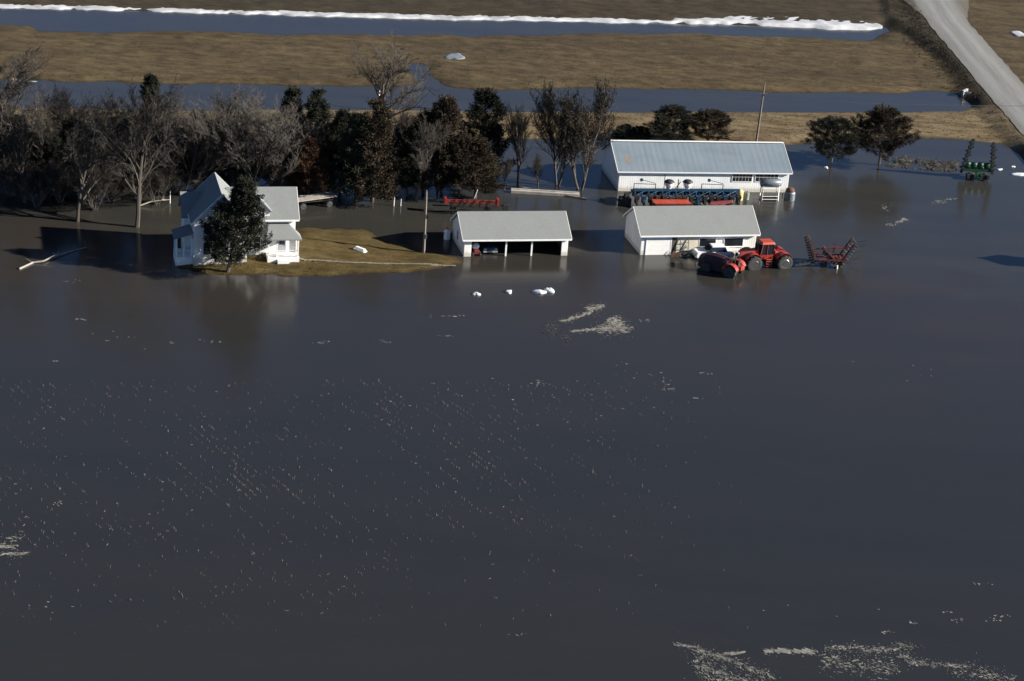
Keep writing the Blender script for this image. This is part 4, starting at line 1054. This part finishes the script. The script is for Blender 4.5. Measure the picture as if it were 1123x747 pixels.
BARE = {}
for key, kw in dict(broad=dict(seed=3, spread=1.05, clear=.16), forked=dict(seed=21, spread=.95, clear=.13), tall=dict(seed=8, spread=.75, clear=.14, upright=.5), multi=dict(seed=14, stems=4, spread=.7, clear=.1, upright=.45, fine=.8), slim=dict(seed=30, spread=.6, clear=.16, upright=.5), oak=dict(seed=41, stems=2, spread=.62, clear=.10, upright=.5)).items():
    lm, tw, wd_, tips = bare_tree(**kw)
    if key == 'oak':
        ra = random.Random(4)
        lf = MB()
        for p in tips:
            for _ in range(1):
                c_ = p+Vector((ra.gauss(0, .012), ra.gauss(0, .012), ra.gauss(0, .012))); d = Vector((ra.gauss(0, 1), ra.gauss(0, 1), ra.gauss(0, 1))).normalized(); sd = perp(d, ra)*.0028
                lf.add([c_-sd, c_+sd, c_+d*.008+sd, c_+d*.008-sd], [(0, 1, 2, 3)])
        tw.add(lf.v, lf.f)
    def mk(m, nm, mt):
        me_ = bpy.data.meshes.new(nm); me_.from_pydata(m.v, [], m.f); me_.update(); me_.materials.append(MT[mt]); return me_
    BARE[key] = (mk(lm, key+'_trunk', 'bark'), mk(tw, key+'_crown', 'twig'), wd_, mk(tw, key+'_crown_pale', 'twig_pale' if key != 'oak' else 'oak_leaf'))
CED = {}
for key, sd_, shp, n in (('cone', 5, 'cone', 250), ('cone_b', 16, 'cone', 230), ('column', 9, 'column', 200), ('round', 12, 'round', 400), ('round_b', 27, 'round', 380), ('ragged', 33, 'ragged', 330)):
    tk, fo = cedar_tree(sd_, shp, n, 1.0)
    md = {}
    for mn in ('cedar', 'cedar_brown', 'cedar_rust'):
        me_ = bpy.data.meshes.new(key+'_crown'); me_.from_pydata(fo.v, [], fo.f); me_.update(); me_.materials.append(MT[mn]); md[mn] = me_
    t_ = bpy.data.meshes.new(key+'_trunk'); t_.from_pydata(tk.v, [], tk.f); t_.update(); t_.materials.append(MT['bark'])
    CED[key] = (t_, md)

def place_tree(x, y, ytop, wpx, key, label, foliage=None, pale=False, group=None, rz=None, name=None, lean=0):
    p = pix(x, y); h = to_top(p, ytop)
    px_m = (proj((p.x+1, p.y, 0))[0]-proj((p.x, p.y, 0))[0])
    half = wpx/2/px_m
    if key in BARE:
        tr_, cr_, wd2, cp_ = BARE[key]; cr_ = cp_ if pale else cr_; k_ = half/max(wd2, .05)
        nm = name or 'bare_tree'
    else:
        tr_, md_ = CED[key]; cr_ = md_[foliage or 'cedar']; k_ = half/{'cone': .29, 'cone_b': .29, 'column': .19, 'round': .47, 'round_b': .47, 'ragged': .33}[key]; nm = name or 'cedar_tree'
    t = thing(nm, label, 'tree', (p.x, p.y, 0), R(x*37 % 360) if rz is None else R(rz), group)
    t.scale = (k_, k_, h); t.rotation_euler[1] = lean
    child('trunk', tr_, t); child('crown', cr_, t)
    return t
G = 'trees of the flooded grove'
B_ = [
 (85, 243, 97, 92, 'broad', 'large bare tree with pale trunk and level side limbs left of the forked giant', 0),
 (150, 249, 83, 120, 'forked', 'biggest bare tree, thick trunk forking low, nearest the water left of the house', 0),
 (27, 222, 118, 62, 'slim', 'slender bare tree with pale thin trunk near the left edge of the grove', 0),
 (-10, 205, 42, 100, 'tall', 'tall bare tree cut by the left edge, twigs reaching over the ditch', 0),
 (52, 205, 98, 74, 'broad', 'bare tree behind the thin pale trunk at the left end of the grove', 0),
 (115, 203, 92, 78, 'tall', 'bare tree standing behind the gap between the two largest bare trees', 0),
 (200, 214, 98, 84, 'multi', 'bushy bare tree just behind and left of the farmhouse roof peak', 0),
 (232, 200, 104, 76, 'broad', 'dim bare tree behind the farmhouse between bushy and many stemmed trees', 0),
 (272, 216, 97, 112, 'multi', 'pale many stemmed bare tree rising right behind the farmhouse ridge', 1),
 (318, 212, 118, 68, 'broad', 'low spreading pale bare tree over the right end of the farmhouse roof', 1),
 (10, 176, 105, 60, 'broad', 'small bare tree at the back of the grove by the left edge', 0),
 (72, 176, 93, 70, 'multi', 'bare many stemmed tree at the back of the grove behind the pale trunk', 0),
 (180, 178, 92, 78, 'forked', 'bare tree at the back of the grove beside the narrow pointed cedar', 0),
 (255, 178, 97, 66, 'tall', 'bare tree at the back of the grove behind the many stemmed tree', 0),
 (414, 152, 25, 92, 'broad', 'tall pale cottonwood reaching highest of all across the ditch and field', 1),
 (568, 208, 108, 54, 'slim', 'narrow grey bare tree between the black conical cedar and the olive pair', 0),
 (611, 203, 86, 58, 'oak', 'left olive twiggy tree of the pair beside the long shed', 1),
 (636, 208, 82, 62, 'oak', 'right olive twiggy tree of the pair, leaning toward the long shed', 1),
 (590, 210, 165, 26, 'slim', 'small bare sapling at the foot of the olive pair of trees', 0),
 (553, 209, 168, 24, 'slim', 'thin bare sapling just left of the concrete bunk', 0),
 (456, 219, 122, 54, 'tall', 'grey brown bare tree among cedars above the taller white post', 1),
 (480, 208, 112, 56, 'broad', 'bare brown crown mixed into the ragged bronzed cedars', 0),
 (432, 214, 128, 46, 'tall', 'bare brown tree between the bronze topped cedar and the yard pole', 0),
 (360, 208, 118, 50, 'broad', 'bare tree crown between the twin pointed cedars and the wagon', 0),
 (448, 160, 118, 40, 'multi', 'low grey bush of bare stems behind the brownish cedars', 1),
]
for x, y, yt, wpx, key, lab, pl_ in B_: place_tree(x, y, yt, wpx, key, lab, None, bool(pl_), G, name='bare_tree' if 'sapling' not in lab else 'sapling', lean=R(5) if 'leaning' in lab else 0)
C_ = [
 (165, 168, 82, 26, 'column', 'cedar', 'narrow dark cedar with pointed top poking above the bare trees'),
 (319, 186, 97, 40, 'cone', 'cedar', 'dark pointed cedar behind the house, left one of the twin tops'),
 (346, 188, 99, 42, 'cone_b', 'cedar', 'dark pointed cedar behind the house, right one of the twin tops'),
 (338, 219, 150, 44, 'ragged', 'cedar_rust', 'rust coloured low cedar just above the hay wagon'),
 (373, 206, 122, 46, 'ragged', 'cedar', 'blackish cedar between the hay wagon and the rusty topped cedar'),
 (390, 221, 126, 48, 'cone', 'cedar', 'dark green cedar left of the rusty topped cedar'),
 (408, 221, 112, 56, 'cone_b', 'cedar_brown', 'tall bronze topped cedar in front of the pale cottonwood'),
 (428, 204, 138, 40, 'ragged', 'cedar', 'short dark cedar in the dip right of the bronze topped cedar'),
 (446, 216, 142, 42, 'ragged', 'cedar', 'squat dark cedar above the two thin white posts'),
 (464, 212, 124, 44, 'cone', 'cedar_brown', 'bronzed cedar with slim top above the yard pole'),
 (484, 214, 108, 56, 'ragged', 'cedar_brown', 'tall bronzed cedar with ragged top left of the black conical cedar'),
 (503, 216, 150, 46, 'round', 'cedar_brown', 'bushy olive cedar just behind the red tine harrow'),
 (521, 217, 152, 50, 'ragged', 'cedar_brown', 'greenish bushy cedar in front of the black conical cedar'),
 (527, 196, 99, 58, 'cone', 'cedar', 'black conical cedar standing alone above its neighbours'),
 (105, 216, 146, 40, 'ragged', 'cedar', 'dark understorey cedar between the two biggest bare trees'),
 (58, 214, 150, 44, 'ragged', 'cedar', 'dark understorey cedar behind the thin pale trunk'),
 (20, 198, 128, 56, 'ragged', 'cedar', 'dark cedar under the bare crowns by the left edge'),
 (215, 206, 124, 48, 'cone_b', 'cedar', 'dark cedar right behind the peak of the farmhouse roof'),
 (188, 200, 138, 44, 'ragged', 'cedar', 'dark cedar left of the roof peak behind the forked giant'),
 (300, 206, 128, 48, 'ragged', 'cedar', 'dark cedar behind the right wing of the farmhouse'),
 (134, 192, 126, 44, 'ragged', 'cedar', 'dark cedar directly behind the fork of the biggest bare tree'),
 (250, 208, 140, 46, 'ragged', 'cedar', 'dark cedar behind the farmhouse half hidden by pale stems'),
 (80, 194, 130, 50, 'cone', 'cedar', 'dark cedar deep behind the large pale trunked bare tree'),
]
for x, y, yt, wpx, key, fo_, lab in C_: place_tree(x, y, yt, wpx, key, lab, fo_, False, G)
for x, y, yt, wpx, key in ((40, 226, 176, 60, 'multi'), (66, 222, 168, 54, 'multi'), (104, 230, 182, 50, 'multi'), (122, 222, 170, 60, 'multi'), (172, 224, 172, 52, 'multi'), (12, 215, 160, 64, 'multi'), (192, 212, 160, 54, 'multi'), (140, 208, 152, 60, 'multi'), (90, 206, 150, 64, 'multi'), (36, 202, 148, 64, 'multi'), (352, 214, 176, 40, 'multi'), (300, 212, 160, 60, 'multi')):
    place_tree(x, y, yt, wpx, key, 'leafless shrub tangled in the shade under the grove', None, False, 'leafless shrubs under the grove', name='bare_shrub')
place_tree(249.5, 299, 195, 61, 'ragged', 'dark cedar standing before the farmhouse front at the water edge', 'cedar', rz=0, lean=R(10))
place_tree(736, 160, 117, 50, 'round', 'dark round cedar behind the long shed, left and taller of two', 'cedar', group='cedars behind the long shed', rz=10)
place_tree(776, 160, 121, 46, 'round_b', 'bronzed round cedar behind the long shed, right of the taller dark one', 'cedar_brown', group='cedars behind the long shed', rz=80)
place_tree(684, 159, 137, 24, 'round_b', 'smallest round cedar at the left end of the long shed ridge', 'cedar', group='cedars behind the long shed', rz=120)
place_tree(701, 159, 139, 26, 'round', 'low dark cedar between the smallest cedar and the tall round one', 'cedar', group='cedars behind the long shed', rz=200)
place_tree(911, 183, 129, 52, 'round_b', 'round dark cedar standing in water right of the long shed', 'cedar', group='round cedars in the water', rz=30)
place_tree(964, 181, 118, 56, 'round', 'taller round bronzed cedar in water beside the debris windrow', 'cedar_brown', group='round cedars in the water', rz=150)

# ------------------------------------------------------------------ drift, ice, stubble, weeds
def flake(b, x, y, rx, ry, ra, z=.012, ang=0.0, th=.05):
    n = ra.randint(6, 9); o = len(b.v); pts = []
    for k_ in range(n):
        t = 2*math.pi*k_/n+ra.uniform(-.25, .25); w = ra.uniform(.6, 1.15)
        u, v = rx*w*math.cos(t), ry*w*math.sin(t); pts.append((x+u*math.cos(ang)-v*math.sin(ang), y+u*math.sin(ang)+v*math.cos(ang)))
    b.v.extend([(a, c_, -.03) for a, c_ in pts]+[(a, c_, z+ra.uniform(0, th)) for a, c_ in pts])
    b.f.append(tuple(range(o+n, o+2*n)))
    for k_ in range(n): b.f.append((o+k_, o+(k_+1) % n, o+n+(k_+1) % n, o+n+k_))
def raft(label, strokes, seed, dens=1.0, name='foam_raft', mt='foam', size=(.03, .15)):
    """floating scum: flakes strewn along streaks; a streak is (x0, y0, x1, y1, half thickness in rows, count)"""
    ra = random.Random(seed); b = MB()
    for x0, y0, x1, y1, hw_, cnt in strokes:
        for _ in range(int(cnt*1.5)):
            t = ra.random(); px, py = x0+(x1-x0)*t+ra.gauss(0, 2.0), y0+(y1-y0)*t+ra.gauss(0, hw_)
            p = pix(px, py); s = size[0]+(size[1]-size[0])*ra.random()**1.8
            an_ = math.atan2(-(y1-y0)*3, x1-x0)+ra.gauss(0, .35)
            flake(b, p.x, p.y, s*ra.uniform(1.0, 3.4), s*ra.uniform(.35, .9), ra, ang=an_, th=.03)
        for _ in range(int(cnt*1.3)):   # crumbs around the mat
            t = ra.random(); p = pix(x0+(x1-x0)*t+ra.gauss(0, 5), y0+(y1-y0)*t+ra.gauss(0, hw_*1.7+.8)); q_ = ra.uniform(.008, .035)
            flake(b, p.x, p.y, q_*2, q_, ra, th=.02)
    o = b.build(name, mt)
    return tag(o, label, 'floating debris', 'foam rafts drifting on the flood')
raft('white foam raft shaped like a wedge, the densest below the open shed', [(626, 363.5, 668, 359.5, .7, 70), (655, 361, 690, 361.5, 2.2, 170), (664, 355, 682, 353, 2.2, 70), (670, 350, 678, 349, 1.2, 24)], 1)
raft('thin slanting foam streak just above the dense wedge of foam', [(616, 353, 632, 348, .6, 46), (632, 348, 648, 342, .6, 46), (645, 339, 660, 336, 1.5, 60)], 2)
raft('scattered brownish scum left of the dense foam wedge', [(594, 363, 624, 372, 2.5, 46), (597, 357, 612, 362, 2, 20)], 3, mt='trash')
raft('broad matted straw raft at the bottom edge, left of the others', [(742, 707, 768, 711, .8, 46), (762, 712, 800, 724, 1.3, 90), (800, 724, 848, 744, 1.8, 120), (760, 726, 800, 746, 6, 200), (800, 742, 842, 752, 3, 90)], 4, size=(.02, .10))
raft('narrow grey straw streak between the two bigger rafts at the bottom', [(840, 714, 892, 715, 1.2, 80), (795, 717, 812, 716, .6, 16)], 5, size=(.06, .24))
raft('patchy straw raft near the bottom right, wider than the streak beside it', [(905, 711, 945, 710, 1.3, 60), (945, 713, 985, 712, 1.6, 70), (985, 706, 1005, 712, .8, 40), (900, 726, 985, 734, 5, 190), (985, 718, 1010, 729, 2, 60), (915, 720, 918, 722, 1, 10)], 6, size=(.02, .10))
raft('ragged foam trail running to the bottom right corner', [(1000, 727, 1070, 732, 1.4, 80), (1040, 738, 1112, 744, 2.2, 70), (1075, 734, 1090, 742, 3, 30)], 7, size=(.02, .10))
raft('pale foam patch on the left edge of the picture above the stubble', [(-4, 598, 14, 600, 1.2, 40), (2, 608, 28, 607, .8, 30), (8, 590, 22, 591, 1, 12)], 8, size=(.03, .14))
raft('faint foam flecks in the water right of the round bronzed cedar', [(966, 226, 974, 230, 2, 14), (975, 247, 995, 240, .7, 22), (1024, 221, 1036, 222, 1, 22), (1036, 219, 1046, 218, .6, 9)], 9, size=(.04, .14))
ra = random.Random(99); b = MB()
for x, y, n_, sx_, sy_ in ((722, 418, 16, 9, 5), (765, 437, 8, 3, .8), (771, 409, 6, 4, .8), (590, 421, 14, 5, 1.5), (352, 376, 12, 6, 1.5), (420, 375, 8, 4, 1), (487, 369, 10, 6, .6), (500, 347, 10, 14, 1), (735, 427, 8, 5, .7), (706, 352, 10, 6, .8), (690, 405, 10, 20, 6), (88, 350, 8, 4, .6), (75, 308, 7, 6, .8), (188, 376, 6, 3, .7), (228, 374, 5, 8, 1), (118, 374, 3, 2, .5), (60, 396, 4, 3, .5), (1080, 640, 6, 8, 1), (1095, 678, 14, 10, 3), (1050, 681, 10, 6, 1.2), (975, 693, 8, 6, 1), (998, 683, 8, 5, .7), (985, 415, 6, 30, 8), (568, 696, 6, 4, 1), (870, 660, 4, 40, 10), (35, 660, 5, 14, 8), (120, 375, 6, 20, 10), (1040, 672, 4, 4, 1), (65, 553, 8, 10, 2), (500, 430, 10, 60, 8)):
    for _ in range(n_):
        p = pix(x+ra.gauss(0, sx_), y+ra.gauss(0, sy_)); s = ra.uniform(.02, .09); flake(b, p.x, p.y, s*1.7, s, ra, th=.03)
tag(b.build('flotsam', 'foam'), 'pale flecks of foam and straw scattered over the flood', 'flotsam', None, 'stuff')

def ice(label, x, y, w, d, h, seed, group=None):
    p = pix(x, y); o = blob_sheet(0, 0, w, d, h*.72, seed, 0, 20, .1).build('ice_chunk', 'ice', smooth=True); o.location = (p.x, p.y, 0); tag(o, label, 'ice chunk', group); return o
GI = 'ice chunks before the open shed'
ice('smallest white ice chunk, left end of the row before the open shed', 522.5, 323, .40, .38, .30, 3, GI)
ice('single white ice chunk between the small one and the pair', 558, 320.5, .42, .42, .30, 6, GI)
ice('long low white ice chunk, left one of the touching pair', 591.5, 321, .66, .5, .36, 8, GI)
ice('rounder taller white ice chunk, right one of the touching pair', 602, 319.5, .52, .5, .5, 12, GI)
GI = 'ice floes at the right edge'
ice('thin white ice floe just right of the green folded planter', 1096, 186, .45, .3, .14, 15, GI)
ice('tiny white ice lump above the large floe at the right edge', 1111, 183, .28, .3, .16, 18, GI)
ice('large white ice floe at the right edge of the picture', 1118, 191.5, 1.0, .8, .2, 21, GI)
ice('small white ice lump at the foot of the round cedar near the shed', 906, 184, .3, .3, .2, 24)

def log(label, pts, r, seed, twigs=4):
    ra_ = random.Random(seed); b = MB(); q = [pix(x, y, z) for x, y, z in pts]
    b.tube(q, [r*(1-.6*i/(len(q)-1)) for i in range(len(q))], 7)
    for _ in range(twigs):
        i = ra_.randint(1, len(q)-2); a = q[i]; b.tube([a, a+Vector((ra_.uniform(-1.2, 1.2), ra_.uniform(.2, 1.6), ra_.uniform(.1, .6)))], [r*.45, r*.12], 5)
    return tag(b.build('fallen_branch', 'driftwood'), label, 'branch')
log('long bleached fallen branch floating left of the house shadow', [(21, 295, .05), (36, 288, .1), (47, 286.5, .22), (62, 280, .2), (78, 275.5, .1), (95, 271, .05)], .12, 2)
log('pale broken limb lying in the water behind the biggest bare tree', [(152, 226, .1), (166, 221, .5), (178, 219.5, .6), (186, 219, .3)], .09, 3)

# windrow of cornstalk debris by the round cedars
ra = random.Random(31); b = MB()
def wind_y(x): return np.interp(x, [965, 985, 1010, 1040, 1052], [181, 184, 186.5, 188.5, 190])
for _ in range(1700):
    x = ra.uniform(966, 1050); u = ra.random(); yb = wind_y(x)-u*13*(1.0 if x > 985 else .9)
    if float(vnoise(np.array([x/4.0+40]), np.array([u*3.0]), 14)[0]) < .42: continue
    p = pix(x, yb); h = (.05+.34*float(vnoise(np.array([x/6.0]), np.array([u*2.5]), 4)[0])**1.6)*math.sin(math.pi*min(1, u*.95+.03))*ra.uniform(.3, 1.0)
    a = ra.uniform(0, 6.28); l_ = ra.uniform(.25, .9); dz = ra.uniform(-.1, .2); w_ = ra.uniform(.02, .07)
    b.bar((p.x-math.cos(a)*l_/2, p.y-math.sin(a)*l_/2, h-dz), (p.x+math.cos(a)*l_/2, p.y+math.sin(a)*l_/2, h+dz), w_)
tag(b.build('debris', 'trash'), 'long windrow of matted grey cornstalk debris between cedar and green planter', 'debris', None, 'stuff')

# corn stubble poking through the flood, in diagonal rows
ra = random.Random(77); b = MB()
rdx, rdy = Vector((14.5, -20, 0)).normalized(), None
nrm_ = Vector((-rdx.y, rdx.x, 0))
org = pix(300, 560); cnt = 0
NB = 700000
row_ = NPR.randint(-150, 151, NB)*.76; alr = NPR.uniform(-90, 90, NB)
ox = org.x+nrm_.x*(row_+NPR.randn(NB)*.07)+rdx.x*alr; oy = org.y+nrm_.y*(row_+NPR.randn(NB)*.07)+rdx.y*alr
wv = np.stack([ox-CP.x, oy-CP.y, np.full(NB, -CAM_H)], 1); kk = FPX/(wv@np.array(FW))
sxp = W0/2+(wv@np.array(RC))*kk; syp = H0/2-(wv@np.array(UC))*kk
den = vnoise(ox/11, oy/16, 5); den2 = vnoise(row_*1.7, alr/5, 9); den3 = vnoise(ox/4, oy/6, 17)
wgt = (.22+np.clip(den-.25, 0, 1)*1.2)*np.clip(den2-.24, 0, 1)*(.5+den3)*.85
wgt *= np.clip((830-sxp)/340, 0, 1)*np.clip((705-syp)/110, 0, 1)
wgt = np.where(syp < 436, np.maximum(wgt*.9, .16*(sxp < 330)*den3), wgt)
ok = (sxp > -15) & (sxp < 860) & (syp > 417.5) & (syp < 695) & (NPR.rand(NB) < wgt*.52)
for px_, py_ in zip(ox[ok], oy[ok]):
    p = Vector((float(px_), float(py_), 0))
    h = ra.uniform(.04, .20)*(1.7 if ra.random() < .1 else 1); a = ra.uniform(0, 6.28); ln = ra.uniform(0, .5)*h; r_ = ra.uniform(.004, .013)
    tp = p+Vector((math.cos(a)*ln, math.sin(a)*ln, h)); b.tube([p-Vector((0, 0, .05)), tp], [r_, r_*.8], 4)
    if ra.random() < .12:
        a2 = ra.uniform(0, 6.28); b.tube([p+Vector((0, 0, h*.4)), p+Vector((math.cos(a2)*.12, math.sin(a2)*.12, h*.3)), p+Vector((math.cos(a2)*.25, math.sin(a2)*.25, .01))], [.008, .014, .006], 3)
    cnt += 1
print('stubble', cnt)
tag(b.build('corn_stubble', 'dry_stalk'), 'pale corn stubble poking through the flood in slanting rows', 'stubble', None, 'stuff')

# dead weeds along shores, ditch banks and the road shoulder
def weeds(name, label, mt, gen, n, hmin, hmax, seed, wid=(.01, .03)):
    ra_ = random.Random(seed); b = MB()
    for _ in range(n):
        x, y = gen(ra_); z = zground(x, y)
        if z < .03: continue
        h = ra_.uniform(hmin, hmax)
        for _ in range(ra_.randint(3, 6)):
            a = ra_.uniform(0, 6.28); l_ = ra_.uniform(.1, .6)*h; w_ = ra_.uniform(*wid)
            p = Vector((x+ra_.gauss(0, .12), y+ra_.gauss(0, .12), z-.04)); t_ = p+Vector((math.cos(a)*l_, math.sin(a)*l_, h*ra_.uniform(.6, 1)))
            s = Vector((-math.sin(a+ra_.random()), math.cos(a), 0))*w_
            b.add([p-s, p+s, t_+s*.3, t_-s*.3], [(0, 1, 2, 3)])
    return tag(b.build(name, mt), label, 'weeds', None, 'stuff')
ridge = [road_axis[0], road_axis[1], road_axis[2], road_axis[3], road_axis[4]]
def shoulder(r_):
    i = r_.randint(2, 4); t = r_.random(); a = Vector((*road_axis[i], 0)).lerp(Vector((*road_axis[i+1], 0)), t); d = Vector((*road_axis[i+1], 0))-Vector((*road_axis[i], 0)); d.normalize()
    s = Vector((d.y, -d.x, 0)); s = s if s.x < 0 else -s
    p = a+s*(3.6+abs(r_.gauss(0, 2.4))+r_.random()*1.5); return p.x, p.y
weeds('weeds', 'dark dead weeds along the left shoulder of the gravel road', 'weeds', shoulder, 2600, .1, .42, 5, (.012, .03))
MT['field_blade'] = plant_mat('brown_field_blades', (.045, .034, .018), (.09, .067, .036), .0)
def spread(r_):
    return tuple(pix(r_.uniform(-40, 1060), r_.uniform(36, 98), .2)[:2])
weeds('dry_grass', 'dry brown grass and stubble covering the field beyond the ditch', 'field_blade', spread, 9000, .04, .14, 6, (.015, .03))
def lawn_(r_): return tuple(pix(r_.uniform(195, 512), r_.uniform(249, 303), .1)[:2])
MT['lawn_blade'] = plant_mat('dead_lawn_blades', (.05, .036, .014), (.11, .080, .034), .0)
weeds('lawn_grass', 'short dead brown grass of the dry lawn patch', 'lawn_blade', lawn_, 7000, .05, .16, 8, (.008, .02))
def verge_(r_): return tuple(pix(r_.uniform(-30, 1130), r_.uniform(117, 160), .2)[:2])
MT['tan_blade'] = plant_mat('dry_tan_blades', (.07, .054, .03), (.14, .108, .062), .0)
weeds('verge_grass', 'dry tan grass of the long verge behind the farm buildings', 'tan_blade', verge_, 9000, .08, .26, 9, (.012, .03))
